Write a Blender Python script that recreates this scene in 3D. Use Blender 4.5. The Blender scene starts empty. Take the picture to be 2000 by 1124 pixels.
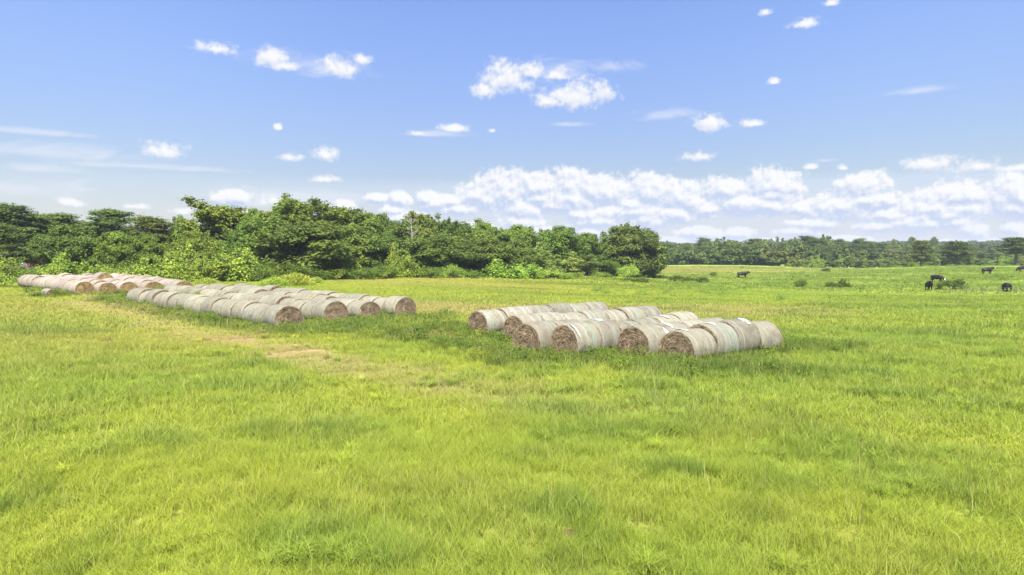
import bpy, math, random
import numpy as np
from mathutils import Vector, Matrix

random.seed(7)
rng = np.random.default_rng(11)
sc = bpy.context.scene
COL = sc.collection

# ------------------------------------------------------------------ camera, sky, sun, exposure
F = 1351.0          # focal length in pixels of a 2000 px wide picture
HZ = 487.0          # row of the true horizon
CAM_H = 4.8
PITCH = math.atan((562 - HZ) / F)
cam_d = bpy.data.cameras.new('camera')
cam = bpy.data.objects.new('camera', cam_d)
COL.objects.link(cam)
cam_d.sensor_width = 36.0
cam_d.lens = 36.0 * F / 2000.0
cam_d.clip_start = 0.1
cam_d.clip_end = 30000
cam.location = (0, 0, CAM_H)
cam.rotation_euler = (math.pi / 2 - PITCH, 0, 0)
sc.camera = cam

SUN_EL = math.radians(58)
SUN_AZ = math.radians(176)      # measured clockwise from the view direction (+Y)
sun_d = bpy.data.lights.new('sun', 'SUN')
sun_d.energy = 5.0
sun_d.angle = math.radians(2.0)
sun_d.color = (1.0, 0.95, 0.87)
sun = bpy.data.objects.new('sun', sun_d)
COL.objects.link(sun)
sv = Vector((math.sin(SUN_AZ) * math.cos(SUN_EL), math.cos(SUN_AZ) * math.cos(SUN_EL), math.sin(SUN_EL)))
sun.rotation_euler = (-sv).to_track_quat('-Z', 'Y').to_euler()
sun.location = (0, 0, 60)

sc.view_settings.view_transform = 'Standard'
sc.view_settings.look = 'None'
sc.view_settings.gamma = 1.0
sc.view_settings.exposure = 1.15
sc.cycles.max_bounces = 10
sc.cycles.diffuse_bounces = 6
sc.cycles.transmission_bounces = 8
sc.cycles.transparent_max_bounces = 8


class NT:
    """small helper for node trees"""
    def __init__(s, tree):
        s.t = tree
        s.n = tree.nodes
        s.l = tree.links

    def new(s, kind, **kw):
        nd = s.n.new(kind)
        for k, v in kw.items():
            setattr(nd, k, v)
        return nd

    def put(s, sock, v):
        if isinstance(v, bpy.types.NodeSocket):
            s.l.new(v, sock)
        else:
            sock.default_value = v

    def math(s, op, a, b=None, c=None, clamp=False):
        nd = s.new('ShaderNodeMath', operation=op, use_clamp=clamp)
        s.put(nd.inputs[0], a)
        if b is not None:
            s.put(nd.inputs[1], b)
        if c is not None:
            s.put(nd.inputs[2], c)
        return nd.outputs[0]

    def vec(s, op, a, b=None, out=0):
        nd = s.new('ShaderNodeVectorMath', operation=op)
        s.put(nd.inputs[0], a)
        if b is not None:
            s.put(nd.inputs[1], b)
        return nd.outputs['Value'] if out else nd.outputs[0]

    def step(s, v, lo, hi, a=0.0, b=1.0):
        nd = s.new('ShaderNodeMapRange', interpolation_type='SMOOTHSTEP')
        s.put(nd.inputs[0], v)
        nd.inputs[1].default_value = lo
        nd.inputs[2].default_value = hi
        nd.inputs[3].default_value = a
        nd.inputs[4].default_value = b
        return nd.outputs[0]

    def noise(s, vec, scale, detail=4.0, rough=0.55, dist=0.0):
        nd = s.new('ShaderNodeTexNoise')
        if vec is not None:
            s.put(nd.inputs['Vector'], vec)
        nd.inputs['Scale'].default_value = scale
        nd.inputs['Detail'].default_value = detail
        nd.inputs['Roughness'].default_value = rough
        nd.inputs['Distortion'].default_value = dist
        return nd.outputs['Fac']

    def mix(s, fac, a, b, blend='MIX'):
        nd = s.new('ShaderNodeMix', data_type='RGBA', blend_type=blend)
        s.put(nd.inputs[0], fac)
        s.put(nd.inputs[6], a if isinstance(a, bpy.types.NodeSocket) else tuple(a) + (1,) * (4 - len(a)))
        s.put(nd.inputs[7], b if isinstance(b, bpy.types.NodeSocket) else tuple(b) + (1,) * (4 - len(b)))
        return nd.outputs[2]


def pix_dir(px, py):
    """azimuth and elevation of a picture point"""
    x, y = (px - 1000) / F, (562 - py) / F
    yy = math.cos(PITCH) + y * math.sin(PITCH)
    zz = y * math.cos(PITCH) - math.sin(PITCH)
    return math.atan2(x, yy), math.atan2(zz, math.hypot(x, yy))


world = bpy.data.worlds.new('World')
sc.world = world
world.use_nodes = True
W = NT(world.node_tree)
W.n.clear()
sky = W.new('ShaderNodeTexSky', sky_type='NISHITA')
sky.sun_disc = False
sky.sun_elevation = SUN_EL
sky.sun_rotation = SUN_AZ
sky.air_density = 1.0
sky.dust_density = 0.5
sky.ozone_density = 1.6
tc = W.new('ShaderNodeTexCoord')
sep = W.new('ShaderNodeSeparateXYZ')
W.l.new(tc.outputs['Generated'], sep.inputs[0])
az = W.math('ARCTAN2', sep.outputs[0], sep.outputs[1])
hyp = W.math('SQRT', W.math('ADD', W.math('MULTIPLY', sep.outputs[0], sep.outputs[0]),
                            W.math('MULTIPLY', sep.outputs[1], sep.outputs[1])))
el = W.math('ARCTAN2', sep.outputs[2], hyp)
cmb = W.new('ShaderNodeCombineXYZ')
W.l.new(az, cmb.inputs[0])
W.l.new(el, cmb.inputs[1])
AE = cmb.outputs[0]
# each cloud: picture centre, half width, half height
CLOUDS = [(420, 96, 42, 20), (530, 115, 34, 26), (560, 131, 36, 13), (660, 137, 44, 28), (706, 116, 22, 14),
          (985, 160, 66, 46), (1040, 140, 40, 24), (1085, 148, 40, 20), (950, 178, 40, 24), (1125, 190, 86, 42), (1170, 185, 40, 32), (1075, 200, 40, 20),
          (1388, 244, 44, 26), (1470, 242, 30, 13), (1368, 307, 42, 17), (326, 298, 42, 24), (637, 303, 34, 20), (569, 309, 30, 12),
          (634, 351, 42, 11), (1812, 322, 46, 20), (1910, 325, 50, 18), (1985, 329, 46, 10), (815, 262, 30, 10), (885, 252, 46, 14), (1272, 345, 24, 8),
          (1575, 47, 32, 15), (134, 397, 28, 11), (450, 386, 32, 13), (1583, 327, 18, 9), (1645, 329, 14, 9),
          (960, 256, 12, 8), (543, 250, 9, 8), (1512, 160, 16, 9), (265, 404, 28, 9), (1497, 26, 15, 10), (1624, 7, 18, 9), (355, 414, 26, 10), (515, 395, 40, 20)]
WISPS = [(90, 298, 160, 20), (60, 258, 110, 8), (300, 327, 180, 9), (1300, 225, 75, 18), (1195, 132, 60, 18), (1105, 244, 50, 7),
         (1800, 177, 60, 10), (600, 385, 260, 22), (1612, 314, 34, 6), (80, 330, 70, 12), (40, 370, 130, 24), (850, 262, 80, 10), (1090, 140, 80, 30), (620, 130, 120, 30)]


rb = random.Random(5)
BANK = [(985, 375, 62, 46), (1060, 388, 60, 32), (1170, 376, 74, 36), (1330, 386, 52, 32), (1420, 372, 42, 28), (1510, 378, 48, 22), (1240, 400, 50, 18), (950, 392, 40, 26)]
for i_ in range(76):
    by = 362 + 112 * rb.random() ** 0.9
    k_ = 1.2 - (by - 362) / 120
    BANK.append((rb.uniform(850, 2080), by, rb.uniform(26, 84) * (.5 + .5 * k_), rb.uniform(14, 31) * k_ + 3))
for i_ in range(16):
    BANK.append((rb.uniform(420, 930), rb.uniform(384, 446), rb.uniform(20, 50), rb.uniform(8, 18)))


def cloud_field(spec, P, soft=1.5):
    acc = None
    for px, py, hw, hh in spec:
        a, e = pix_dir(px, py)
        v = W.vec('SUBTRACT', P, (a, e, 0))
        v = W.vec('MULTIPLY', v, (F / hw, F / hh, 0))
        if soft:
            v = W.vec('MAXIMUM', v, W.vec('MULTIPLY', v, (-1, -soft, 0)))
        q = W.math('SUBTRACT', 1.0, W.vec('LENGTH', v, out=1))
        acc = q if acc is None else W.math('MAXIMUM', acc, q)
    return acc


def puffy(P, amp=1.0):
    a_ = W.math('MULTIPLY', W.math('SUBTRACT', W.noise(P, 26, 9, 0.66), 0.5), 1.7 * amp)
    b_ = W.math('MULTIPLY', W.math('SUBTRACT', W.noise(P, 85, 6, 0.65), 0.5), 1.5 * amp)
    return W.math('ADD', a_, b_)


AE_up = W.vec('ADD', AE, (0.003, 0.0065, 0))
raw = W.math('ADD', cloud_field(CLOUDS, AE), puffy(AE))
raw2 = W.math('ADD', cloud_field(CLOUDS, AE_up), puffy(AE_up))
d_main = W.step(raw, 0.02, 0.80)
lit_m = W.math('MULTIPLY_ADD', W.math('SUBTRACT', raw, raw2), 0.9, 0.62, clamp=True)
AE_flat = W.vec('MULTIPLY', AE, (1, 3.2, 0))
n_wisp = W.noise(AE_flat, 16, 8, 0.65, 0.8)
d_wisp = W.math('MULTIPLY', W.step(W.math('ADD', cloud_field(WISPS, AE), W.math('MULTIPLY', W.math('SUBTRACT', n_wisp, 0.5), 2.2)), -0.05, 1.0), 0.5)
# bank of heaped clouds low over the right half
rawb = W.math('ADD', cloud_field(BANK, AE, 0), puffy(AE, .8))
rawb2 = W.math('ADD', cloud_field(BANK, AE_up, 0), puffy(AE_up, .8))
e_top = pix_dir(1000, 352)[1]
el_n = W.math('ADD', el, W.math('MULTIPLY', W.math('SUBTRACT', n_wisp, 0.5), 0.018))
d_bank = W.math('MULTIPLY', W.step(rawb, -0.20, 0.24), W.step(el, -0.01, 0.06, 0.55, 0.95))
d_veil = W.math('MULTIPLY', W.step(el_n, e_top - 0.012, e_top + 0.004, 1, 0), W.step(az, pix_dir(350, 400)[0], pix_dir(1150, 400)[0], 0.26, 0.62))
n_b, n_b2 = rawb, rawb2
lit = W.math('MULTIPLY_ADD', W.math('SUBTRACT', n_b, n_b2), 1.7, 0.52, clamp=True)
CL = 4.3
cl_col = W.mix(lit, (CL * 0.60, CL * 0.70, CL * 0.92), (CL * 1.04, CL * 1.04, CL * 1.05))
main_col = W.mix(lit_m, (CL * 0.74, CL * 0.80, CL * 0.96), (CL * 1.02, CL * 1.02, CL * 1.04))
tintk = W.mix(W.step(el, 0.0, 0.36), (0.468, 0.422, 0.438), (0.72, 0.72, 0.91))
sky_t = W.mix(1.0, sky.outputs[0], tintk, 'MULTIPLY')
sky_t = W.mix(W.step(W.math('ABSOLUTE', az), 0.12, 0.62), sky_t, W.mix(1.0, sky_t, (1.14, 1.13, 1.08), 'MULTIPLY'))
c = W.mix(d_veil, sky_t, (CL * 0.72, CL * 0.82, CL * 0.99))
c = W.mix(d_wisp, c, (CL * 0.92, CL * 0.93, CL * 1.02))
c = W.mix(d_bank, c, cl_col)
c = W.mix(d_main, c, main_col)
bg = W.new('ShaderNodeBackground')
W.l.new(c, bg.inputs['Color'])
bg.inputs['Strength'].default_value = 0.1
wo = W.new('ShaderNodeOutputWorld')
W.l.new(bg.outputs[0], wo.inputs['Surface'])
world.cycles.sampling_method = 'MANUAL'
world.cycles.sample_map_resolution = 512

# ------------------------------------------------------------------ terrain
T_D = np.log(np.array([1, 30, 45, 65, 95, 130, 170, 230, 280, 340, 450, 700, 1000, 1600, 6000.]))
T_T = np.array([-2.5, -0.75, -0.466, -0.176, 0.087, 0.268, 0.466, 0.70, 2.5])
T_Z = np.array([
    [0, 0, .2, .6, .9, 1.2, 1.7, 2.2, 2.4, 2.5, 2, 2, 2, 3, 5],
    [0, 0, .2, .6, .9, 1.2, 1.8, 2.4, 2.6, 2.6, 2, 2, 2, 3, 5],
    [0, 0, 0, .18, .45, .6, .8, .8, .6, .5, 0, 0, 0, 2, 5],
    [0, 0, 0, 0, .2, .1, -.1, -.5, -1, -2, -3, -3, 0, 2, 5],
    [0, 0, -.1, -.3, -.6, -.9, -1.5, -2, -3, -5, -7, -6, 0, 3, 5],
    [0, 0, -.1, -.5, -1.2, -2.0, -2.7, -1.9, -1.6, -5, -8, -6, 0, 4, 5],
    [0, 0, -.1, -.5, -1.5, -2.3, -2.5, -2.1, -2.9, -5.5, -8, -5, 1, 5, 5],
    [0, 0, -.1, -.5, -1.6, -2.0, -1.3, -.7, -2, -6, -8, -4, 2, 6, 5],
    [0, 0, -.1, -.5, -1.0, -1.5, -1.3, -.7, -2, -5, -6, -4, 2, 6, 5]])


def sm(t):
    return t * t * (3 - 2 * t)


def hash2(ix, iy, seed):
    h = (ix.astype(np.int64) * 374761393 + iy.astype(np.int64) * 668265263 + seed * 974711) & 0x7fffffff
    h = ((h ^ (h >> 13)) * 1274126177) & 0x7fffffff
    h = (h ^ (h >> 16)) & 0x7fffffff
    return h / float(0x7fffffff)


def vnoise(x, y, scale, seed, octs=3):
    x = np.asarray(x, float) / scale
    y = np.asarray(y, float) / scale
    tot = 0
    amp = 1.0
    s = 0
    for o in range(octs):
        ix, iy = np.floor(x), np.floor(y)
        fx, fy = sm(x - ix), sm(y - iy)
        a = hash2(ix, iy, seed + o)
        b = hash2(ix + 1, iy, seed + o)
        c_ = hash2(ix, iy + 1, seed + o)
        d_ = hash2(ix + 1, iy + 1, seed + o)
        tot = tot + amp * ((a * (1 - fx) + b * fx) * (1 - fy) + (c_ * (1 - fx) + d_ * fx) * fy)
        s += amp
        amp *= 0.5
        x = x * 2.03 + 17.3
        y = y * 2.03 + 5.7
    return tot / s


def terr(x, y):
    x = np.atleast_1d(np.asarray(x, float))
    y = np.atleast_1d(np.asarray(y, float))
    r = np.hypot(x, y) + 1e-6
    a = np.arctan2(x, y)
    ac = np.clip(a, -1.15, 1.15)
    t = np.tan(ac)
    dep = r * np.cos(np.clip(a, -0.8, 0.8))
    ld = np.clip(np.log(np.maximum(dep, 1.0)), T_D[0], T_D[-1] - 1e-6)
    i = np.clip(np.searchsorted(T_D, ld, 'right') - 1, 0, len(T_D) - 2)
    fi = sm((ld - T_D[i]) / (T_D[i + 1] - T_D[i]))
    tt = np.clip(t, T_T[0], T_T[-1] - 1e-6)
    j = np.clip(np.searchsorted(T_T, tt, 'right') - 1, 0, len(T_T) - 2)
    fj = sm((tt - T_T[j]) / (T_T[j + 1] - T_T[j]))
    z = (T_Z[j, i] * (1 - fi) + T_Z[j, i + 1] * fi) * (1 - fj) + (T_Z[j + 1, i] * (1 - fi) + T_Z[j + 1, i + 1] * fi) * fj
    bump = (vnoise(x, y, 14, 3, 2) - 0.5) * 0.22 + (vnoise(x, y, 3.0, 5, 2) - 0.5) * 0.10
    bump2 = (vnoise(x, y, 45, 9, 2) - 0.5) * 0.7 * np.clip((dep - 90) / 80, 0, 1)
    return z + bump + bump2


def tz(x, y):
    return float(terr(x, y)[0])


def at(px, d):
    """world X, Y of picture column px at forward distance d"""
    zc = d * math.cos(PITCH) + 4.8 * math.sin(PITCH)
    return ((px - 1000) / F * zc, d)


def ground(px, py):
    """terrain point under a picture point"""
    x, y = (px - 1000) / F, (562 - py) / F
    dy = math.cos(PITCH) + y * math.sin(PITCH)
    dz = y * math.cos(PITCH) - math.sin(PITCH)
    lo, t = 0.0, 8.0
    for _ in range(4000):
        if CAM_H + dz * t < tz(x * t, dy * t):
            break
        t *= 1.004
    return (x * t, dy * t)


def ztop(py, d):
    """world height of picture row py at distance d"""
    y = (562 - py) / F
    return CAM_H + d * (y * math.cos(PITCH) - math.sin(PITCH)) / (math.cos(PITCH) + y * math.sin(PITCH))


# ------------------------------------------------------------------ object helpers
def mesh_np(name, V, faces, mats=(), smooth=False, attrs=None, mat_idx=None):
    """V (n,3); faces: (m,k) array or list of such arrays"""
    me = bpy.data.meshes.new(name)
    if not isinstance(faces, list):
        faces = [faces]
    loops = np.concatenate([np.asarray(f, np.int32).ravel() for f in faces])
    tot = np.concatenate([np.full(len(f), np.asarray(f).shape[1], np.int32) for f in faces])
    start = np.concatenate([[0], np.cumsum(tot)[:-1]]).astype(np.int32)
    me.vertices.add(len(V))
    me.vertices.foreach_set('co', np.asarray(V, np.float32).ravel())
    me.loops.add(len(loops))
    me.loops.foreach_set('vertex_index', loops)
    me.polygons.add(len(tot))
    me.polygons.foreach_set('loop_start', start)
    me.polygons.foreach_set('loop_total', tot)
    if smooth:
        me.polygons.foreach_set('use_smooth', np.ones(len(tot), bool))
    if mat_idx is not None:
        me.polygons.foreach_set('material_index', np.asarray(mat_idx, np.int32))
    for k, v in (attrs or {}).items():
        v = np.asarray(v, np.float32)
        if v.ndim == 1:
            a = me.attributes.new(k, 'FLOAT', 'POINT')
            a.data.foreach_set('value', v)
        else:
            a = me.attributes.new(k, 'FLOAT_COLOR', 'POINT')
            if v.shape[1] == 3:
                v = np.concatenate([v, np.ones((len(v), 1), np.float32)], 1)
            a.data.foreach_set('color', v.ravel())
    for m in mats:
        me.materials.append(m)
    me.update(calc_edges=True)
    me.validate()
    return me


def obj(name, me, parent=None, loc=(0, 0, 0), rot=(0, 0, 0), scale=(1, 1, 1)):
    o = bpy.data.objects.new(name, me)
    COL.objects.link(o)
    o.parent = parent
    o.location = loc
    o.rotation_euler = rot
    o.scale = scale
    return o


def tag(o, label, cat, group=None, kind=None):
    if label:
        o['label'] = label
    if cat:
        o['category'] = cat
    if group:
        o['group'] = group
    if kind:
        o['kind'] = kind
    return o


def thing(name, label, cat, loc, rz=0.0, group=None, scale=(1, 1, 1)):
    o = obj(name, None, None, loc, (0, 0, rz), scale)
    o.empty_display_size = 0.2
    return tag(o, label, cat, group)


class MB:
    """collects boxes and tubes for one mesh"""
    def __init__(s):
        s.v, s.f, s.n = [], {}, 0

    def add(s, V, Fc):
        V = np.asarray(V, float)
        Fc = np.asarray(Fc, int)
        s.v.append(V)
        s.f.setdefault(Fc.shape[1], []).append(Fc + s.n)
        s.n += len(V)

    def box(s, c_, size):
        cx, cy, cz = c_
        hx, hy, hz = [q / 2 for q in size]
        V = [(cx + a * hx, cy + b * hy, cz + d * hz) for a in (-1, 1) for b in (-1, 1) for d in (-1, 1)]
        s.add(V, [(0, 1, 3, 2), (4, 6, 7, 5), (0, 4, 5, 1), (2, 3, 7, 6), (0, 2, 6, 4), (1, 5, 7, 3)])

    def tube(s, pts, rad, sides=6):
        pts = np.asarray(pts, float)
        rad = np.broadcast_to(np.asarray(rad, float), (len(pts),))
        t = np.gradient(pts, axis=0)
        t /= np.linalg.norm(t, axis=1)[:, None] + 1e-9
        ref = np.where(np.abs(t[:, 2:3]) > 0.9, np.array([[1., 0, 0]]), np.array([[0, 0, 1.]]))
        u = np.cross(t, ref)
        u /= np.linalg.norm(u, axis=1)[:, None] + 1e-9
        w = np.cross(t, u)
        an = np.linspace(0, 2 * np.pi, sides, endpoint=False)
        ring = pts[:, None] + rad[:, None, None] * (np.cos(an)[None, :, None] * u[:, None] + np.sin(an)[None, :, None] * w[:, None])
        V = ring.reshape(-1, 3)
        q = []
        for i in range(len(pts) - 1):
            for k in range(sides):
                k2 = (k + 1) % sides
                q.append((i * sides + k, i * sides + k2, (i + 1) * sides + k2, (i + 1) * sides + k))
        s.add(V, q)

    def mesh(s, name, mats=(), smooth=False):
        return mesh_np(name, np.concatenate(s.v), [np.concatenate(f) for f in s.f.values()], mats, smooth)


# ------------------------------------------------------------------ materials
def mat(name):
    m = bpy.data.materials.new(name)
    m.use_nodes = True
    t = NT(m.node_tree)
    t.n.clear()
    out = t.new('ShaderNodeOutputMaterial')
    return m, t, out


def principled(t, out, col, rough=0.8, spec=0.2, bump=None, bump_s=0.3, bump_d=0.05):
    p = t.new('ShaderNodeBsdfPrincipled')
    t.put(p.inputs['Base Color'], col if isinstance(col, bpy.types.NodeSocket) else tuple(col) + (1,))
    t.put(p.inputs['Roughness'], rough)
    p.inputs['Specular IOR Level'].default_value = spec
    if bump is not None:
        b = t.new('ShaderNodeBump')
        b.inputs['Strength'].default_value = bump_s
        b.inputs['Distance'].default_value = bump_d
        t.l.new(bump, b.inputs['Height'])
        t.l.new(b.outputs[0], p.inputs['Normal'])
    if out is not None:
        t.l.new(p.outputs[0], out.inputs['Surface'])
    return p


def attr(t, name, kind='GEOMETRY'):
    a = t.new('ShaderNodeAttribute', attribute_type=kind, attribute_name=name)
    return a


def leafy(t, out, col, trans=0.35, rough=0.55, spec=0.15, up=None):
    p = principled(t, None, col, rough, spec)
    if up:
        g_ = t.new('ShaderNodeNewGeometry')
        nv_ = t.vec('NORMALIZE', t.vec('ADD', t.vec('MULTIPLY', g_.outputs['Normal'], (up, up, up)), (0, 0, 1)))
        t.l.new(nv_, p.inputs['Normal'])
    tr = t.new('ShaderNodeBsdfTranslucent')
    t.l.new(t.mix(1.0, col, (1.15, 1.2, 0.55), 'MULTIPLY'), tr.inputs['Color'])
    mx = t.new('ShaderNodeMixShader')
    mx.inputs[0].default_value = trans
    t.l.new(p.outputs[0], mx.inputs[1])
    t.l.new(tr.outputs[0], mx.inputs[2])
    t.l.new(mx.outputs[0], out.inputs['Surface'])


def simple(name, a, b, scale=6, rough=0.85, bump=0.3, spec=0.2):
    m, t, out = mat(name)
    g = t.new('ShaderNodeTexCoord')
    n = t.noise(g.outputs['Object'], scale, 6, 0.6)
    principled(t, out, t.mix(t.step(n, 0.35, 0.65), a, b), rough, spec, n, bump)
    return m


# ground sheet
M_ground, t, out = mat('pasture_ground')
geo = t.new('ShaderNodeNewGeometry')
base = attr(t, 'gcol').outputs['Color']
n1 = t.noise(geo.outputs['Position'], 2.2, 8, 0.7)
n2 = t.noise(geo.outputs['Position'], 0.35, 6, 0.6)
k = t.math('MULTIPLY', t.step(n1, 0.25, 0.75, 0.62, 1.3), t.step(n2, 0.3, 0.7, 0.85, 1.15))
cc = t.new('ShaderNodeCombineXYZ')
for i_ in range(3):
    t.l.new(k, cc.inputs[i_])
principled(t, out, t.mix(1.0, base, cc.outputs[0], 'MULTIPLY'), 0.95, 0.05, n1, 0.8, 0.25)

# grass blades take the field colour of the spot they grow on
M_grass, t, out = mat('grass_blades')
gc = attr(t, 'gcol', 'INSTANCER').outputs['Color']
ti = attr(t, 'tint').outputs['Fac']
kk = t.step(ti, 0.0, 1.0, 0.68, 1.28)
cc = t.new('ShaderNodeCombineXYZ')
for i_ in range(3):
    t.l.new(kk, cc.inputs[i_])
gcol = t.mix(1.0, gc, cc.outputs[0], 'MULTIPLY')
gcol = t.mix(t.step(ti, 0.90, 1.0, 0, 0.6), gcol, (0.42, 0.36, 0.15))
leafy(t, out, gcol, 0.38, 0.6, 0.12, 0.45)

M_weed, t, out = mat('weed_leaves')
ti = attr(t, 'tint').outputs['Fac']
oi = t.new('ShaderNodeObjectInfo')
leafy(t, out, t.mix(1.0, oi.outputs['Color'], t.mix(ti, (0.6, 0.62, 0.6), (1.4, 1.35, 1.3)), 'MULTIPLY'), 0.3, 0.45, 0.3)

M_leaf, t, out = mat('tree_foliage')
ti = attr(t, 'tint').outputs['Fac']
oi = t.new('ShaderNodeObjectInfo')
leafy(t, out, t.mix(1.0, oi.outputs['Color'], t.mix(ti, (0.55, 0.6, 0.6), (1.5, 1.42, 1.3)), 'MULTIPLY'), 0.36, 0.55, 0.12, 1.1)

M_bark = simple('bark', (0.10, 0.075, 0.055), (0.22, 0.18, 0.14), 3)
M_pale_bark = simple('bare_grey_wood', (0.22, 0.19, 0.165), (0.36, 0.32, 0.28), 2)
M_post = simple('weathered_post', (0.12, 0.10, 0.08), (0.24, 0.2, 0.16), 9)
M_wire = simple('fence_wire', (0.20, 0.19, 0.18), (0.3, 0.29, 0.28), 9, 0.5, 0.0, 0.5)
M_roof = simple('roof_shingle', (0.085, 0.08, 0.078), (0.14, 0.135, 0.13), 4)
M_trim = simple('grey_paint', (0.20, 0.21, 0.22), (0.25, 0.26, 0.26), 3, 0.6, 0.05)
M_pane = simple('window_glass', (0.10, 0.12, 0.13), (0.2, 0.22, 0.23), 1, 0.12, 0.0, 0.6)
M_cow = simple('black_hide', (0.014, 0.012, 0.011), (0.030, 0.025, 0.022), 6, 0.6, 0.1)
M_white = simple('white_hide', (0.62, 0.58, 0.52), (0.75, 0.72, 0.68), 6, 0.8, 0.1)
M_torn = simple('torn_white_net', (0.30, 0.31, 0.28), (0.38, 0.39, 0.36), 7, 0.6, 0.3)

M_brick, t, out = mat('red_brick')
g = t.new('ShaderNodeTexCoord')
mp = t.new('ShaderNodeMapping')
mp.inputs['Rotation'].default_value = (math.pi / 2, 0, 0)
t.l.new(g.outputs['Object'], mp.inputs[0])
br = t.new('ShaderNodeTexBrick')
t.l.new(mp.outputs[0], br.inputs['Vector'])
br.inputs['Scale'].default_value = 4.5
br.inputs['Color1'].default_value = (0.27, 0.115, 0.075, 1)
br.inputs['Color2'].default_value = (0.20, 0.085, 0.06, 1)
br.inputs['Mortar'].default_value = (0.35, 0.31, 0.28, 1)
br.inputs['Mortar Size'].default_value = 0.015
principled(t, out, br.outputs['Color'], 0.9, 0.1)


def net_material(name, pale, tan, stain, mint_amt):
    m, t, out = mat(name)
    g = t.new('ShaderNodeTexCoord')
    oi = t.new('ShaderNodeObjectInfo')
    r40 = t.math('MULTIPLY', oi.outputs['Random'], 43.0)
    off = t.new('ShaderNodeCombineXYZ')
    for i in range(3):
        t.l.new(r40, off.inputs[i])
    p = t.vec('ADD', g.outputs['Object'], off.outputs[0])
    bands = t.noise(t.vec('MULTIPLY', p, (0.12, 5.0, 0.12)), 1.0, 4, 0.6)       # rings running round the bale
    blot = t.noise(p, 1.6, 6, 0.65)
    fine = t.noise(t.vec('MULTIPLY', p, (3.0, 16, 3.0)), 2.2, 5, 0.65)
    streak = t.noise(t.vec('MULTIPLY', p, (1.0, 9.0, 1.0)), 1.4, 5, 0.6)
    col_ = t.mix(t.step(bands, 0.33, 0.66), tan, pale)
    col_ = t.mix(t.step(blot, 0.46, 0.66, 0, 0.85), col_, stain)
    grime = t.noise(t.vec('MULTIPLY', p, (1.0, 2.2, 1.0)), 4.5, 8, 0.72)
    col_ = t.mix(t.step(grime, 0.50, 0.72, 0, 0.7), col_, [q * 0.6 for q in stain])
    sz_ = t.new('ShaderNodeSeparateXYZ')
    t.l.new(g.outputs['Object'], sz_.inputs[0])
    splash = t.math('MULTIPLY', t.step(t.math('ADD', sz_.outputs[2], t.math('MULTIPLY', t.math('SUBTRACT', grime, 0.5), 0.9)), 0.12, 0.55, 1, 0), 0.6)
    col_ = t.mix(splash, col_, [q * 0.62 for q in stain])
    col_ = t.mix(t.step(streak, 0.56, 0.72, 0, 0.6), col_, [q * 0.72 for q in tan])
    sel = t.math('MULTIPLY', t.step(t.noise(t.vec('MULTIPLY', p, (0.10, 2.6, 0.10)), 1.3, 2, 0.5), 0.54, 0.60), mint_amt)
    col_ = t.mix(sel, col_, t.mix(t.step(bands, 0.45, 0.55), (0.23, 0.285, 0.215), (0.315, 0.32, 0.28)))
    col_ = t.mix(1.0, col_, t.mix(t.step(fine, 0.3, 0.7), (0.80, 0.79, 0.78), (1.14, 1.14, 1.13)), 'MULTIPLY')
    tone = t.mix(oi.outputs['Random'], (0.76, 0.76, 0.76), (1.10, 1.08, 1.06))
    principled(t, out, t.mix(1.0, col_, tone, 'MULTIPLY'), 0.7, 0.15, t.math('ADD', fine, t.math('MULTIPLY', bands, 1.5)), 0.5, 0.03)
    return m


def hay_material(name, dark, lite):
    m, t, out = mat(name)
    g = t.new('ShaderNodeTexCoord')
    oi = t.new('ShaderNodeObjectInfo')
    ti = attr(t, 'tint').outputs['Fac']
    r40 = t.math('MULTIPLY', oi.outputs['Random'], 43.0)
    off = t.new('ShaderNodeCombineXYZ')
    for i in range(3):
        t.l.new(r40, off.inputs[i])
    sp = t.new('ShaderNodeSeparateXYZ')
    t.l.new(g.outputs['Object'], sp.inputs[0])
    zz = t.math('MULTIPLY', t.math('SUBTRACT', sp.outputs[2], 0.64), 1.25)
    rad = t.math('SQRT', t.math('ADD', t.math('MULTIPLY', sp.outputs[0], sp.outputs[0]), t.math('MULTIPLY', zz, zz)))
    ang = t.math('ARCTAN2', zz, sp.outputs[0])
    pv = t.new('ShaderNodeCombineXYZ')
    t.l.new(t.math('MULTIPLY', rad, 40.0), pv.inputs[0])
    t.l.new(t.math('MULTIPLY', ang, 1.1), pv.inputs[1])
    rings = t.noise(t.vec('ADD', pv.outputs[0], off.outputs[0]), 1.0, 6, 0.65, 0.6)
    blot = t.noise(t.vec('ADD', g.outputs['Object'], off.outputs[0]), 3.0, 6, 0.65)
    fac = t.math('ADD', t.math('MULTIPLY', rings, 0.55), t.math('MULTIPLY', blot, 0.45))
    c0 = t.mix(t.step(fac, 0.36, 0.64), dark, lite)
    c0 = t.mix(1.0, c0, t.mix(ti, (0.62, 0.6, 0.58), (1.5, 1.5, 1.45)), 'MULTIPLY')
    principled(t, out, c0, 0.95, 0.05, fac, 1.0, 0.08)
    return m


NETS = {'old': net_material('weathered_net_wrap', (0.268, 0.256, 0.192), (0.240, 0.220, 0.160), (0.190, 0.166, 0.122), 0.7),
        'mid': net_material('dusty_net_wrap', (0.300, 0.286, 0.208), (0.262, 0.240, 0.168), (0.215, 0.188, 0.134), 0.5),
        'new': net_material('fresh_net_wrap', (0.37, 0.325, 0.275), (0.315, 0.265, 0.215), (0.335, 0.285, 0.235), 0.1)}
HAYS = {'old': hay_material('weathered_hay', (0.135, 0.098, 0.062), (0.46, 0.345, 0.22)),
        'mid': hay_material('dull_hay', (0.135, 0.098, 0.062), (0.46, 0.345, 0.22)),
        'new': hay_material('golden_hay', (0.20, 0.135, 0.060), (0.60, 0.43, 0.21))}

# ------------------------------------------------------------------ hay bales
BW, BH, BL = 1.88, 1.48, 1.48       # width, sagged height, length


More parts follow.
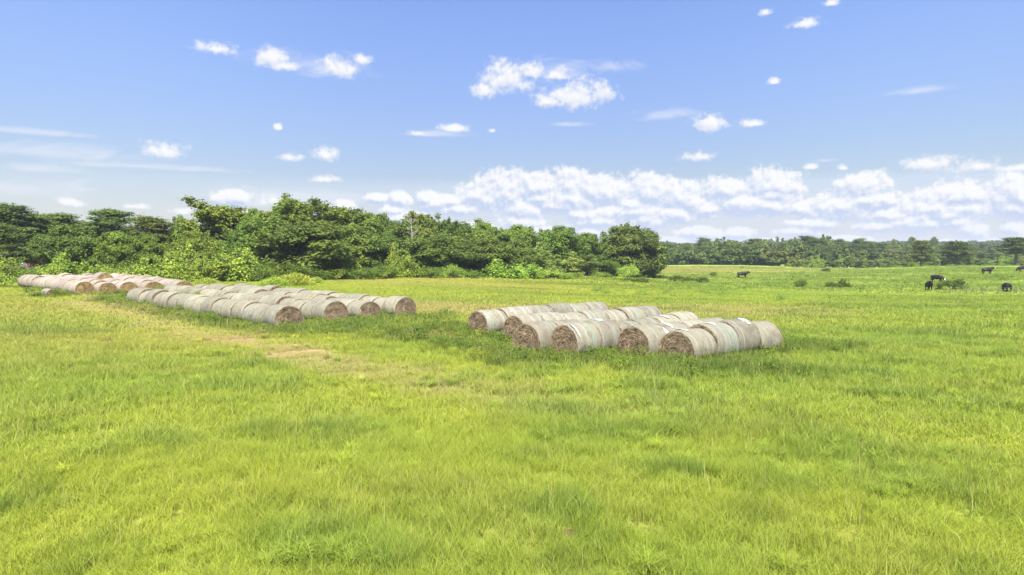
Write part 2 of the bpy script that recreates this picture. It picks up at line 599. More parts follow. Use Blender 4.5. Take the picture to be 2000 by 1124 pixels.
def bale_section(n=56):
    a = np.linspace(0, 2 * np.pi, n, endpoint=False)
    x = np.cos(a) * BW / 2
    z = np.sin(a)
    zc = 0.62
    z = np.where(z > 0, zc + z * (BH - zc), zc + np.sign(z) * np.abs(z) ** 0.8 * zc * 1.03)
    return np.stack([x, np.maximum(z, 0.0)], 1)


def make_bale_meshes(kind, seed):
    r = np.random.default_rng(seed)
    S = bale_section()
    n = len(S)
    cen = np.array([0, 0.64])
    # (position along the bale, scale of section) from the net lip on one face to the other
    ys = [(-0.700, .86), (-.722, .885), (-.735, .915), (-.728, .94), (-.70, .962), (-.64, .985), (-.5, 1), (-.3, 1.0), (-.1, 1.0), (.1, 1.0), (.3, 1.0), (.5, 1),
          (.64, .985), (.70, .962), (.728, .94), (.735, .915), (.722, .885), (.700, .86)]
    V = []
    ph = r.uniform(0, 6.28, 6)
    for yy, s in ys:
        an = np.linspace(0, 2 * np.pi, n, endpoint=False)
        wob = 1 + 0.010 * np.sin(2 * an + ph[0] + yy * 3) + 0.008 * np.sin(5 * an + ph[1] - yy * 5) + 0.006 * np.sin(9 * an + ph[2] + 9 * yy) + r.normal(0, .003, n)
        ridge = 1 + 0.008 * math.sin(yy * 21 + ph[3]) + r.normal(0, .004)
        q = cen + (S - cen) * s * (wob * ridge)[:, None]
        V.append(np.stack([q[:, 0], np.full(n, yy) + r.normal(0, .006, n), np.maximum(q[:, 1], 0)], 1))
    V = np.concatenate(V)
    fc = []
    for i in range(len(ys) - 1):
        for k_ in range(n):
            k2 = (k_ + 1) % n
            fc.append((i * n + k_, i * n + k2, (i + 1) * n + k2, (i + 1) * n + k_))
    net = mesh_np('net_wrap', V, np.array(fc)[:, ::-1], [NETS[kind]], True)
    ends = []
    for sgn in (-1, 1):
        rings = [.885, .74, .57, .40, .25, .12]
        Vv, tint = [], []
        for q_, s in enumerate(rings):
            an = np.linspace(0, 2 * np.pi, n, endpoint=False)
            q = cen + (S - cen) * (s * (1 + .03 * np.sin(3 * an + ph[4] + s * 9)))[:, None]
            y_ = sgn * (0.700 + 0.035 * (1 - s) + (0 if q_ == 0 else r.normal(0, .016))) + r.normal(0, .010, n) * (q_ > 0)
            Vv.append(np.stack([q[:, 0], np.broadcast_to(y_, (n,)), np.maximum(q[:, 1], 0.004)], 1))
        Vv.append(np.array([[0, sgn * .73, .64]]))
        Vv = np.concatenate(Vv)
        tint = list(r.uniform(.2, .6, len(Vv)))
        quads = []
        for i in range(len(rings) - 1):
            for k_ in range(n):
                k2 = (k_ + 1) % n
                quads.append((i * n + k_, i * n + k2, (i + 1) * n + k2, (i + 1) * n + k_))
        L0 = (len(rings) - 1) * n
        tris = [(L0 + k_, L0 + (k_ + 1) % n, len(rings) * n) for k_ in range(n)]
        quads, tris = np.array(quads), np.array(tris)
        if sgn > 0:
            quads, tris = quads[:, ::-1], tris[:, ::-1]
        # loose straws lying round the coil
        ns = 900
        an = r.uniform(0, 2 * np.pi, ns)
        rr = np.sqrt(r.uniform(0.02, 1, ns)) * .93
        cx = np.cos(an) * rr * BW / 2
        cz = .64 + np.sin(an) * rr * np.where(np.sin(an) > 0, BH - .64, .62)
        ta = an + np.pi / 2 + r.normal(0, .35, ns)
        ln = r.uniform(.06, .20, ns)
        wd = r.uniform(.004, .009, ns)
        dx, dz = np.cos(ta) * ln, np.sin(ta) * ln
        y0 = sgn * (.705 + .035 * (1 - rr) + r.uniform(0.0, .03, ns) + .028 * (rr > .83))
        y1 = y0 + sgn * r.uniform(.0, .06, ns)
        px_, pz_ = -np.sin(ta) * wd, np.cos(ta) * wd
        q4 = np.stack([np.stack([cx - dx - px_, y0, cz - dz - pz_], 1), np.stack([cx - dx + px_, y0, cz - dz + pz_], 1),
                       np.stack([cx + dx + px_, y1, cz + dz + pz_], 1), np.stack([cx + dx - px_, y1, cz + dz - pz_], 1)], 1).reshape(-1, 3)
        q4[:, 2] = np.maximum(q4[:, 2], .01)
        fs = np.arange(ns * 4).reshape(-1, 4) + len(Vv)
        tint = np.concatenate([tint, np.repeat(r.uniform(.1, 1, ns), 4)])
        ends.append(mesh_np('hay_face', np.concatenate([Vv, q4]), [np.concatenate([quads, fs]), tris], [HAYS[kind]], True, {'tint': tint}))
    return net, ends


BALE_MESH = {k_: [make_bale_meshes(k_, 10 * i + 3) for i in range(3)] for k_ in ('old', 'mid', 'new')}
ORD = ['first', 'second', 'third', 'fourth', 'fifth', 'sixth', 'seventh', 'eighth', 'ninth', 'tenth', 'eleventh', 'twelfth', 'thirteenth',
       'fourteenth', 'fifteenth', 'sixteenth', 'seventeenth', 'eighteenth', 'nineteenth', 'twentieth']
FOOT = []       # footprints of the bales, kept free of grass


def bale(kind, x, y, yaw, label, group, s=(1, 1, 1), sink=0.03, tilt=0.0, cat='hay bale'):
    """yaw turns the local +Y axis (the bale's length)"""
    rt = thing('round_hay_bale', label, cat, (x, y, tz(x, y) - sink), yaw, group)
    rt.scale = s
    rt.rotation_euler[0] = tilt
    if not tilt:
        rt.rotation_euler[1] = random.uniform(-.05, .05)
    net, ends = BALE_MESH[kind][random.randrange(3)]
    obj('net_wrap', net, rt)
    for e in ends:
        obj('hay_face', e, rt)
    FOOT.append((x, y, math.cos(yaw), math.sin(yaw), BW / 2 * s[0] - .12, BL / 2 * s[1] - .1))
    return rt


def row(kind, x, y, ux, uy, count, text, group, skip=(), jit=.05, ly=1.0, hz_=1.0):
    """a line of bales; x, y is the middle of the near face, (ux, uy) the way the line runs"""
    yaw = math.atan2(uy, ux) - math.pi / 2
    out_ = []
    t_ = BL * ly / 2
    for i in range(count):
        t_i = t_ + i * (BL * ly + .025)
        if i in skip:
            continue
        px_, py_ = x + ux * t_i + random.uniform(-jit, jit) * uy, y + uy * t_i - random.uniform(-jit, jit) * ux
        s_ = (random.uniform(.95, 1.06), ly, hz_ * random.uniform(.93, 1.07))
        out_.append(bale(kind, px_, py_, yaw + random.uniform(-.03, .03), text(i), group, s_))
    return out_


def torn(rt, y0, y1, a0, a1, seed=0):
    """a loose white scrap of net lying on a bale"""
    r = np.random.default_rng(seed)
    S = bale_section(240)
    na, ny = 14, 8
    V = []
    for i in range(na):
        a = a0 + (a1 - a0) * i / (na - 1)
        q = S[int(a / (2 * math.pi) * 240) % 240]
        w_ = (math.sin(math.pi * (i + .6) / (na + .2))) ** .5 * r.uniform(.55, 1.1)
        for j in range(ny):
            y_ = (y0 + y1) / 2 + (y1 - y0) * ((j / (ny - 1)) - .5) * w_ * r.uniform(.8, 1.1)
            nx, nz = q[0], q[1] - .64
            ln = math.hypot(nx, nz)
            h_ = 0.014 + r.uniform(0, .02)
            V.append((q[0] + nx / ln * h_, y_, q[1] + nz / ln * h_))
    fc = [(i * ny + j, (i + 1) * ny + j, (i + 1) * ny + j + 1, i * ny + j + 1) for i in range(na - 1) for j in range(ny - 1)]
    obj('torn_wrap', mesh_np('torn_wrap', np.array(V), np.array(fc), [M_torn], True), rt)


# nearest stack
GN = 'hay bales of the nearest stack'
near_rows = [(933, 38.4, 4, 'back left', ()), (990, 39.6, 5, 'second from back', ()), (1003, 34.8, 7, 'third from back', ()),
             (1029, 30.8, 3, 'middle', ()), (1100, 30.1, 6, 'fourth from right-hand', ()), (1235, 29.7, 4, 'second from right', ()), (1320, 28.6, 4, 'front right', ())]
near_names = ['backmost row', 'second row from back', 'third row from back', 'short middle row', 'third row from front', 'second row from front', 'front row']
NEAR = []
for (px, d, n_, _, sk), nm, th in zip(near_rows, near_names, (39, 39, 39, 43, 41, 38, 36)):
    x, y = at(px, d)
    UX, UY = math.cos(math.radians(th)), math.sin(math.radians(th))
    NEAR.append(row('old', x, y, UX, UY, n_, lambda i, nm=nm: 'weathered hay bale, %s from open end in %s of the nearest stack' % (ORD[i], nm), GN, sk, ly=1.03, hz_=1.05))
torn(NEAR[6][0], -.55, -.2, 1.25, 1.9, 1)
torn(NEAR[6][1], -.45, .0, 1.2, 1.8, 3)
torn(NEAR[6][2], .1, .55, 0.9, 1.7, 4)
torn(NEAR[5][0], .40, .70, 0.25, 1.1, 5)
torn(NEAR[5][1], -.55, -.2, 0.9, 1.7, 6)
torn(NEAR[4][0], -.66, -.52, 0.45, 1.5, 7)
torn(NEAR[4][1], -.45, .25, 1.2, 1.9, 8)
torn(NEAR[4][4], -.3, .2, 1.1, 1.8, 9)
torn(NEAR[0][1], -.45, -.3, .8, 1.5, 10)
NEAR[6][0]['label'] = 'hay bale with white net scraps, foremost at right end of the nearest stack'
NEAR[4][0]['label'] = 'netted hay bale with pale torn collar and orange-brown face, fourth from left'
NEAR[3][0]['label'] = 'greenish hay bale beside a dark gap, third face from left, nearest stack'
NEAR[0][0]['label'] = 'weathered netted hay bale, leftmost face of the nearest stack'

# long middle stack
vx, vy = -.73, .683
GM = 'hay bales of the long middle stack'
mid_rows = [(566, 41.6, 17, 'front row'), (655, 44.6, 18, 'second row from the front'), (721, 46.8, 18, 'third row from the front'), (791, 48.6, 17, 'back row')]
for px, d, n_, nm in mid_rows:
    x, y = at(px, d)
    row('mid', x, y, vx, vy, n_, lambda i, nm=nm: 'pale hay bale, %s from right end in the %s, middle stack' % (ORD[i], nm), GM,
        {'back row': (), 'front row': ()}.get(nm, ()), jit=.10)

# fresh stack at the left
wx, wy = -.755, .656
GL = 'pinkish hay bales of the far left stack'
left_rows = [(166, 65.0, 12, 'front row'), (211, 66.8, 13, 'second row'), (252, 68.5, 13, 'third row'), (301, 70.2, 13, 'fourth row'), (359, 72.4, 13, 'back row')]
for k_, (px, d, n_, nm) in enumerate(left_rows):
    x, y = at(px, d)
    row('new', x, y, wx, wy, n_, lambda i, nm=nm: 'fresh pinkish hay bale, %s from golden face in %s of far left stack' % (ORD[i], nm), GL,
        (4, 5) if k_ == 2 else (), jit=.04, hz_=.93)
x, y = at(201, 72.5)
b_ = bale('new', x, y, math.atan2(wy, wx) - math.pi / 2, 'raised pinkish hay bale standing above its neighbours in the far left stack', GL, (1.05, 1, 1.32))
x, y = at(96, 62.5)
bale('new', x, y, math.atan2(.45, -.9) - math.pi / 2, 'small lone round hay bale sunk in grass before the far left stack', None, (.55, .6, .52), .06, .06)

FA = np.array(FOOT)


def in_bale(x, y):
    hit = np.zeros(len(x), bool)
    for bx, by, c_, s_, hw, hl in FA:
        dx, dy = x - bx, y - by
        m_ = (np.abs(dx) < 2) & (np.abs(dy) < 2)
        if not m_.any():
            continue
        lx = dx * c_ + dy * s_
        ly = -dx * s_ + dy * c_
        hit |= m_ & (np.abs(lx) < hw) & (np.abs(ly) < hl)
    return hit


# ------------------------------------------------------------------ what grows where
def poly_dist(x, y, pts):
    best = np.full(np.shape(x), 1e9)
    for (ax, ay), (bx, by) in zip(pts[:-1], pts[1:]):
        dx, dy = bx - ax, by - ay
        t_ = np.clip(((x - ax) * dx + (y - ay) * dy) / (dx * dx + dy * dy), 0, 1)
        best = np.minimum(best, np.hypot(x - ax - t_ * dx, y - ay - t_ * dy))
    return best


def gpts(l):
    return [ground(*p) for p in l]


TRACK = gpts([(150, 592), (240, 612), (330, 636), (420, 657), (500, 676), (580, 690), (680, 716), (780, 740), (900, 762), (1060, 788), (1200, 806)])
SOIL = [(ground(*p), rx * 1.2, ry * 1.3) for p, rx, ry in [((465, 666), 1.5, .8), ((590, 691), 1.6, .45), ((640, 694), .9, .3), ((860, 663), 2.0, .65), ((820, 656), 1.2, .4), ((1010, 688), 1.6, .35), ((905, 668), 1.0, .4), ((1075, 695), .9, .3)]]
MUD = [(ground(*p), rx * 1.1, ry * 1.15) for p, rx, ry in [((640, 728), .9, .55), ((620, 716), .8, .4), ((175, 670), 1.6, .9), ((280, 692), 1.3, .35), ((470, 702), 2.2, .35), ((400, 704), 1.2, .3), ((560, 706), 1.4, .25), ((280, 803), .22, .16),
                                              ((1060, 1040), .45, .12), ((250, 905), .25, .1), ((1320, 868), .4, .1), ((750, 800), .15, .06), ((1740, 950), .5, .2), ((1280, 862), .3, .08), ((960, 783), 2.0, .15)]]
WEEDL = [gpts([(235, 590), (330, 610), (430, 632), (530, 648), (640, 652), (760, 655), (900, 680), (1050, 705), (1200, 712), (1330, 722), (1460, 728)]),
         gpts([(640, 650), (760, 630), (830, 622)]), gpts([(870, 640), (960, 665), (1000, 672)]), gpts([(1400, 692), (1520, 680)])]
DARK = [(ground(*p), rx, ry) for p, rx, ry in [((1700, 905), 2.4, 1.0), ((1820, 950), 2.2, .8), ((1330, 852), .9, .5), ((1060, 1005), .55, .4), ((650, 1060), .9, .5), ((1640, 738), 1.2, .5), ((1720, 750), 1.0, .4), ((200, 895), .8, .3),
                                               ((590, 728), .9, .4), ((860, 755), 1.6, .5), ((1000, 742), 1.8, .6), ((1080, 770), 1.2, .4), ((1500, 695), 2.0, .6), ((1440, 735), 2.6, .8), ((1750, 655), 1.8, .7),
                                               ((1800, 783), 1.3, .4), ((1900, 800), 1.3, .4), ((640, 850), 1.5, .5), ((480, 760), 2.5, 1.2), ((90, 650), 2.5, 1.5), ((700, 1110), 1.2, .3), ((1300, 930), 1.0, .3), ((1850, 602), 5, 1.6), ((1720, 600), 4, 1.4), ((1180, 581), 5, 1.2), ((1300, 588), 5, 1.0), ((1000, 740), 1.5, .5)]]


rd_ = random.Random(3)
for i_ in range(70):
    q_ = at(rd_.uniform(1050, 2000), rd_.uniform(17, 68))
    k_ = rd_.uniform(.5, 1.1) * (1 + q_[1] / 50)
    DARK.append((q_, 1.1 * k_, .45 * k_))
for i_ in range(12):
    q_ = at(rd_.uniform(0, 1050), rd_.uniform(11, 32))
    k_ = rd_.uniform(.3, .8)
    DARK.append((q_, .9 * k_, .5 * k_))


def blobs(x, y, L):
    out_ = np.zeros(np.shape(x))
    for (bx, by), rx, ry in L:
        q = np.hypot((x - bx) / rx, (y - by) / ry)
        out_ = np.maximum(out_, np.clip(1.5 - q, 0, 1))
    return out_


C_YEL = np.array([.350, .412, .050])
C_GRN = np.array([.250, .355, .046])
C_OLV = np.array([.300, .345, .056])
C_WEED = np.array([.115, .180, .030])
C_STRAW = np.array([.47, .385, .145])
C_TAN = np.array([.46, .365, .185])
C_SOIL = np.array([.38, .25, .135])
C_MUD = np.array([.15, .108, .052])
C_FAR = np.array([.275, .355, .080])


def lerp(a, b, t_):
    return a * (1 - t_[:, None]) + b * t_[:, None]


def field(x, y):
    """colour (n,3), grass height, weed amount, bareness at world points"""
    x = np.asarray(x, float)
    y = np.asarray(y, float)
    r = np.hypot(x, y)
    na = vnoise(x, y, 9, 21, 3)
    nb = vnoise(x, y, 2.6, 31, 3)
    nc = vnoise(x * .35, y, 11, 41, 3)
    nd = vnoise(x, y, 1.1, 51, 2)
    c_ = np.tile(C_YEL, (len(x), 1))
    c_ = lerp(c_, C_GRN, np.clip((na - .40) * 3.4, 0, 1) * .85)
    c_ = lerp(c_, C_OLV, np.clip((nb - .48) * 4, 0, 1) * .7)
    c_ = lerp(c_, C_GRN * .72, np.clip((nd - .60) * 5, 0, 1) * .6 * np.clip((60 - r) / 30, 0, 1))
    h = .24 + .16 * (nb - .4) + .09 * (nd - .5)
    # seed heads tint a band of the middle field
    px = 1000 + F * x / np.maximum(y, 1)
    band_ = np.clip(1 - np.abs(y - (58 + 6 * (na - .5) - np.maximum(0, (px - 1100)) * .008)) / 14, 0, 1) * np.clip((px - 560) / 200, 0, 1) * np.clip((1750 - px) / 300, 0, 1)
    c_ = lerp(c_, C_STRAW * .98, np.clip(band_ * (.25 + .9 * np.clip((nc - .35) * 3, 0, 1)), 0, .72))
    band2 = np.clip(1 - np.abs(y - 100) / 22, 0, 1) * np.clip((px - 600) / 150, 0, 1) * np.clip((1200 - px) / 200, 0, 1)
    c_ = lerp(c_, C_STRAW * np.array([.95, 1.0, .7]), band2 * .6)
    left = np.clip((640 - px) / 300, 0, 1) * np.clip((y - 26) / 14, 0, 1) * np.clip((70 - y) / 20, 0, 1)
    c_ = lerp(c_, C_STRAW * np.array([.85, .98, .62]), left * (.25 + .5 * np.clip((nc - .4) * 4, 0, 1)))
    # far pasture is paler, tussocky
    fr = np.clip((y - 85) / 60, 0, 1) * np.clip((px - 1150) / 200, 0, 1)
    c_ = lerp(c_, C_FAR, fr * .75)
    tus = np.clip((vnoise(x * .5, y, 9, 61, 4) - .50) * 8, 0, 1)
    c_ = lerp(c_, C_WEED * .95, tus * fr * .85)
    midr = np.clip((y - 62) / 14, 0, 1) * np.clip((px - 900) / 200, 0, 1)
    strk = np.clip((vnoise(x * .22, y, 6, 66, 4) - .50) * 9, 0, 1)
    c_ = lerp(c_, C_GRN * .62, strk * midr * .8)
    mound = np.clip(1.5 - np.abs(y - 232) / 28, 0, 1) * np.clip((px - 1240) / 60, 0, 1) * np.clip((1760 - px) / 250, 0, 1)
    c_ = lerp(c_, C_STRAW * np.array([.92, .92, 1.0]), mound * .85)
    h = h * (1 - .5 * fr) + .14 * tus * fr + .12 * strk * midr
    rg = np.clip((px - 1050) / 400, 0, 1) * np.clip((y - 16) / 14, 0, 1)
    c_ = lerp(c_, C_GRN, rg * .5 * np.clip(1 - band_ * 1.2, 0, 1))
    ne = vnoise(x, y, .42, 71, 2)
    dk = blobs(x, y, DARK)
    dk = np.clip(dk + (nd - .5) * 1.2 * (dk > 0), 0, 1)
    c_ = lerp(c_, C_WEED * 1.5, dk * .62)
    h = h + dk * .13
    wd = np.zeros(len(x))
    for pl in WEEDL:
        wd = np.maximum(wd, np.clip(1.45 - poly_dist(x, y, pl) / 2.0 + (nb - .5) * 2.2, 0, 1))
    bd = np.full(len(x), 99.)
    m_ = (r > 24) & (r < 95)
    if m_.any():
        xs, ys_ = x[m_], y[m_]
        b0 = np.full(len(xs), 99.)
        for bx, by in FA[:, :2]:
            b0 = np.minimum(b0, np.hypot(xs - bx, ys_ - by))
        bd[m_] = b0
    wd = np.maximum(wd, np.clip((1.9 - bd) / .8, 0, 1))
    c_ = lerp(c_, C_WEED, wd * .9)
    h = h + wd * .14
    td = poly_dist(x, y, TRACK)
    tr = np.clip(1.8 - td / 1.35 + (nb - .5) * 2.2, 0, 1) * (.35 + .65 * np.clip((nd - .25) * 3, 0, 1)) * np.clip((nc - .2) * 4, 0.35, 1) * np.clip((1150 - px) / 450, .25, 1)
    c_ = lerp(c_, C_TAN, tr * .72)
    h = h * (1 - .68 * tr) * np.clip(1.25 - r / 140, .55, 1)
    so = np.clip(blobs(x, y, SOIL) * 1.1 + (ne + nd - 1.1) * 2.6 * (blobs(x, y, SOIL) > 0), 0, 1) * .6
    mu = np.clip(blobs(x, y, MUD) * 1.5 + (ne + nd - 1.12) * 4.0 * (blobs(x, y, MUD) > 0), 0, 1)
    c_ = lerp(c_, C_SOIL, so)
    bare = np.maximum(so, mu)
    h = h * (1 - .6 * np.clip(1.3 * np.maximum(blobs(x, y, SOIL), blobs(x, y, MUD)), 0, 1))
    return c_, np.clip(h, .05, .8), np.clip(wd, 0, 1), bare, so, mu


# ------------------------------------------------------------------ ground sheet
NR = 250
rad = np.concatenate([[2.0, 4.0, 6.0], np.exp(np.arange(math.log(8), math.log(80), .0085)), np.exp(np.arange(math.log(80), math.log(290), .014)), np.exp(np.linspace(math.log(290), math.log(5500), 70))])
ang = np.concatenate([np.linspace(-52, 52, 380), np.linspace(52, 308, 70)[1:-1]]) * math.pi / 180
R_, A_ = np.meshgrid(rad, ang, indexing='ij')
gx, gy = (R_ * np.sin(A_)).ravel(), (R_ * np.cos(A_)).ravel()
gx = np.append(gx, 0.0)
gy = np.append(gy, 0.0)
gz = terr(gx, gy)
na_ = len(ang)
I, J = np.meshgrid(np.arange(len(rad) - 1), np.arange(na_), indexing='ij')
J2 = (J + 1) % na_
quads = np.stack([I * na_ + J, (I + 1) * na_ + J, (I + 1) * na_ + J2, I * na_ + J2], -1).reshape(-1, 4)[:, ::-1]
ctr = len(gx) - 1
tris = np.array([(ctr, j, (j + 1) % na_) for j in range(na_)])[:, ::-1]
gc_, _, _, gb_, gso, gmu = field(gx, gy)
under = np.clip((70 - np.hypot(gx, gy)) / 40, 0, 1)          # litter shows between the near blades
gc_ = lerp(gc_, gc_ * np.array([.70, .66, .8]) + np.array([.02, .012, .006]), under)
gc_ = lerp(gc_, C_SOIL, gso)
gc_ = lerp(gc_, C_MUD, gmu)
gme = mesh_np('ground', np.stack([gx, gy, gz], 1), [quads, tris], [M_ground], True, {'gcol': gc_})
tag(obj('ground', gme), None, None, kind='structure')

# ------------------------------------------------------------------ grass
GPROTO = bpy.data.collections.new('grass_tufts')


def blade_patch(n, size, h, w, lean, seed, broad=0.0):
    r = np.random.default_rng(seed)
    nt = max(4, n // 9)
    tc_ = r.uniform(-.5, .5, (nt, 2)) * size
    ti_ = r.integers(0, nt, n)
    b = tc_[ti_] + r.normal(0, size * .045, (n, 2))
    hh = h * r.uniform(.45, 1.15, n) * (0.75 + .5 * r.random(nt)[ti_])
    tall_ = r.random(n) < .02
    hh[tall_] *= 1.5
    a = r.uniform(0, 2 * np.pi, n)
    ln = lean * r.uniform(.2, 1.3, n) * hh
    dx, dy = np.cos(a) * ln, np.sin(a) * ln
    fa = r.uniform(0, 2 * np.pi, n)
    wx_, wy_ = np.cos(fa) * w / 2, np.sin(fa) * w / 2
    z0 = np.full(n, -.06)
    k1 = .55
    P0 = np.stack([b[:, 0], b[:, 1], z0], 1)
    P1 = np.stack([b[:, 0] + dx * .3, b[:, 1] + dy * .3, hh * k1], 1)
    P2 = np.stack([b[:, 0] + dx, b[:, 1] + dy, hh * (1 - .25 * lean)], 1)
    Wv = np.stack([wx_, wy_, np.zeros(n)], 1)
    m1 = 1.0 + broad
    V = np.stack([P0 - Wv * .7, P0 + Wv * .7, P1 + Wv * m1, P1 - Wv * m1, P2], 1).reshape(-1, 3)
    i = np.arange(n)[:, None] * 5
    q = i + np.array([[0, 1, 2, 3]])
    t_ = i + np.array([[3, 2, 4]])
    tv = np.clip(r.normal(.45, .29, n), 0, 1)
    tv[tall_] = .99
    tint = np.repeat(tv, 5)
    me = mesh_np('grass_tuft', V, [q, t_], [M_grass], False, {'tint': tint})
    o = bpy.data.objects.new('grass_tuft', me)
    GPROTO.objects.link(o)
    return o


def herb_patch(n, size, h, leaf, seed):
    """low leafy weeds"""
    r = np.random.default_rng(seed)
    b = r.normal(0, size * .27, (n, 2))
    dome = np.clip(1 - (np.hypot(b[:, 0], b[:, 1]) / size) ** 2, .2, 1)
    z = h * dome * r.uniform(.15, 1.05, n)
    nrm = np.stack([r.normal(0, .6, n), r.normal(0, .6, n), np.ones(n)], 1)
    return leaf_quads(np.stack([b[:, 0], b[:, 1], z], 1), nrm, leaf * r.uniform(.6, 1.3, n), .42, r), np.clip(r.normal(.45, .22, n), 0, 1)


def leaf_quads(P, N, L, asp, r):
    N = N / (np.linalg.norm(N, axis=1)[:, None] + 1e-9)
    a = np.cross(N, r.normal(0, 1, N.shape))
    a /= np.linalg.norm(a, axis=1)[:, None] + 1e-9
    b = np.cross(N, a)
    L = L[:, None]
    return np.stack([P - a * L, P + b * L * asp, P + a * L, P - b * L * asp], 1).reshape(-1, 3)


protos = []
ZONES = [  # rmin, rmax, density, patch (n, size, h, w, lean), variants, scale of the height
    (8.0, 19.0, 11.0, (210, .55, 1.0, .0060, .50), 5),
    (18.0, 46.0, 4.6, (290, .95, 1.0, .0120, .44), 4),
    (44.0, 115.0, 1.15, (320, 2.1, 1.0, .033, .38), 4),
    (112.0, 270.0, .16, (280, 5.0, 1.0, .13, .45), 3)]
GP, GR, GS, GCc, GI = [], [], [], [], []
idx = 0
for zi, (r0, r1, dens, (n_, size, h_, w_, lean_), nv) in enumerate(ZONES):
    # unit high tufts, scaled by the height of the grass on the spot
    for v in range(nv):
        blade_patch(n_, size, h_, w_, lean_ * .45, 100 * zi + v)
    half = math.radians(47)
    area = half * (r1 * r1 - r0 * r0)
    N = int(area * dens)
    rr = np.sqrt(rng.uniform(r0 * r0, r1 * r1, N))
    aa = rng.uniform(-half, half, N)
    x, y = rr * np.sin(aa), rr * np.cos(aa)
    cg, hg, wg, bg_, so_, mu_ = field(x, y)
    keep = (rng.random(N) > bg_ * 1.05) & ~in_bale(x, y)
    x, y, cg, hg, wg = x[keep], y[keep], cg[keep], hg[keep], wg[keep]
    N = len(x)
    GP.append(np.stack([x, y, terr(x, y)], 1))
    GR.append(rng.uniform(0, 6.283, N))
    hs = hg * rng.uniform(.8, 1.2, N) * (1.0, 1.0, 1.05, 1.25)[zi]
    xy = rng.uniform(.85, 1.2, N)
    GS.append(np.stack([xy, xy, hs], 1))
    GCc.append(cg * rng.uniform(.93, 1.07, (N, 1)))
    GI.append(rng.integers(0, nv, N) + idx)
    idx += nv
def arch_clump(n, seed, pale=False):
    """a clump of long arching blades"""
    r = np.random.default_rng(seed)
    a = r.uniform(0, 2 * np.pi, n)
    b = r.normal(0, .10, (n, 2)) * (2.2 if pale else 1)
    hh = r.uniform(.5, 1.1, n)
    rc = (r.uniform(.05, .35, n) if pale else r.uniform(.2, .85, n)) * hh
    w = r.uniform(.004, .006, n) if pale else r.uniform(.006, .012, n)
    fa = a + np.pi / 2
    Wv = np.stack([np.cos(fa) * w, np.sin(fa) * w, np.zeros(n)], 1)
    D = np.stack([np.cos(a), np.sin(a), np.zeros(n)], 1)
    B = np.concatenate([b, np.full((n, 1), -.04)], 1)
    Z = np.array([0, 0, 1.0])
    rings = []
    for f_, k_ in ((0, .7), (.35, 1.0), (.7, .9), (1.0, .15)):
        hz_f = f_ * (1 - (.05 if pale else .42) * f_ ** 2)
        rings.append((B + D * (rc * f_ ** 1.8)[:, None] + Z * (hh * hz_f)[:, None], Wv * k_))
    V = np.stack([q for c_, w_ in rings for q in (c_ - w_, c_ + w_)], 1).reshape(-1, 3)
    i = np.arange(n)[:, None] * 8
    F_ = np.concatenate([i + np.array([[0, 1, 3, 2]]), i + np.array([[2, 3, 5, 4]]), i + np.array([[4, 5, 7, 6]])])
    tv = np.full(n, .99) if pale else np.clip(r.normal(.55, .25, n), 0, .97)
    me = mesh_np('grass_tuft', V, F_, [M_grass], False, {'tint': np.repeat(tv, 8)})
    GPROTO.objects.link(bpy.data.objects.new('grass_tuft_gather', me))


for v in range(3):
    arch_clump(110, 700 + v)
for v in range(2):
    arch_clump(7, 720 + v, True)
N = 9000
rr = np.sqrt(rng.uniform(9 ** 2, 42 ** 2, N))
aa = rng.uniform(-.8, .8, N)
x, y = rr * np.sin(aa), rr * np.cos(aa)
dk_ = blobs(x, y, DARK)
u_ = rng.random(N)
straw = rng.random(N) < .10
keep = (((u_ < dk_ * .55) | (u_ < .035)) | (straw & (rr < 26))) & ~in_bale(x, y)
x, y, dk_, straw = x[keep], y[keep], dk_[keep], straw[keep]
cg, hg, wg, bg_, so_, mu_ = field(x, y)
N = len(x)
GP.append(np.stack([x, y, terr(x, y)], 1))
GR.append(rng.uniform(0, 6.283, N))
s_ = np.where(straw, rng.uniform(.45, .75, N), rng.uniform(.34, .66, N))
GS.append(np.stack([s_, s_, s_], 1))
GCc.append(np.where((dk_ > .1)[:, None], np.array([.235, .315, .045]), cg * .95) * rng.uniform(.85, 1.25, (N, 1)))
GI.append(np.where(straw, rng.integers(3, 5, N), rng.integers(0, 3, N)) + idx)
idx += 5
# leafy weeds round the bales and in the dark patches
for v in range(4):
    V, ti_ = herb_patch(170, .62, .50, .045, 900 + v)
    me = mesh_np('grass_tuft', V, np.arange(len(V)).reshape(-1, 4), [M_grass], False, {'tint': np.repeat(ti_, 4)})
    GPROTO.objects.link(bpy.data.objects.new('grass_tuft_herb', me))
N = 26000
rr = np.sqrt(rng.uniform(9 ** 2, 85 ** 2, N))
aa = rng.uniform(-.8, .8, N)
x, y = rr * np.sin(aa), rr * np.cos(aa)
cg, hg, wg, bg_, so_, mu_ = field(x, y)
keep = (rng.random(N) < np.clip(wg * 1.1 - .25, 0, .75)) & (rng.random(N) > bg_) & ~in_bale(x, y)
x, y, cg = x[keep], y[keep], cg[keep]
N = len(x)
GP.append(np.stack([x, y, terr(x, y) - .02], 1))
GR.append(rng.uniform(0, 6.283, N))
s_ = rng.uniform(.7, 1.5, N)
GS.append(np.stack([s_, s_, s_ * rng.uniform(.7, 1.15, N)], 1))
GCc.append(cg * rng.uniform(.8, 1.15, (N, 1)))
GI.append(rng.integers(0, 4, N) + idx)

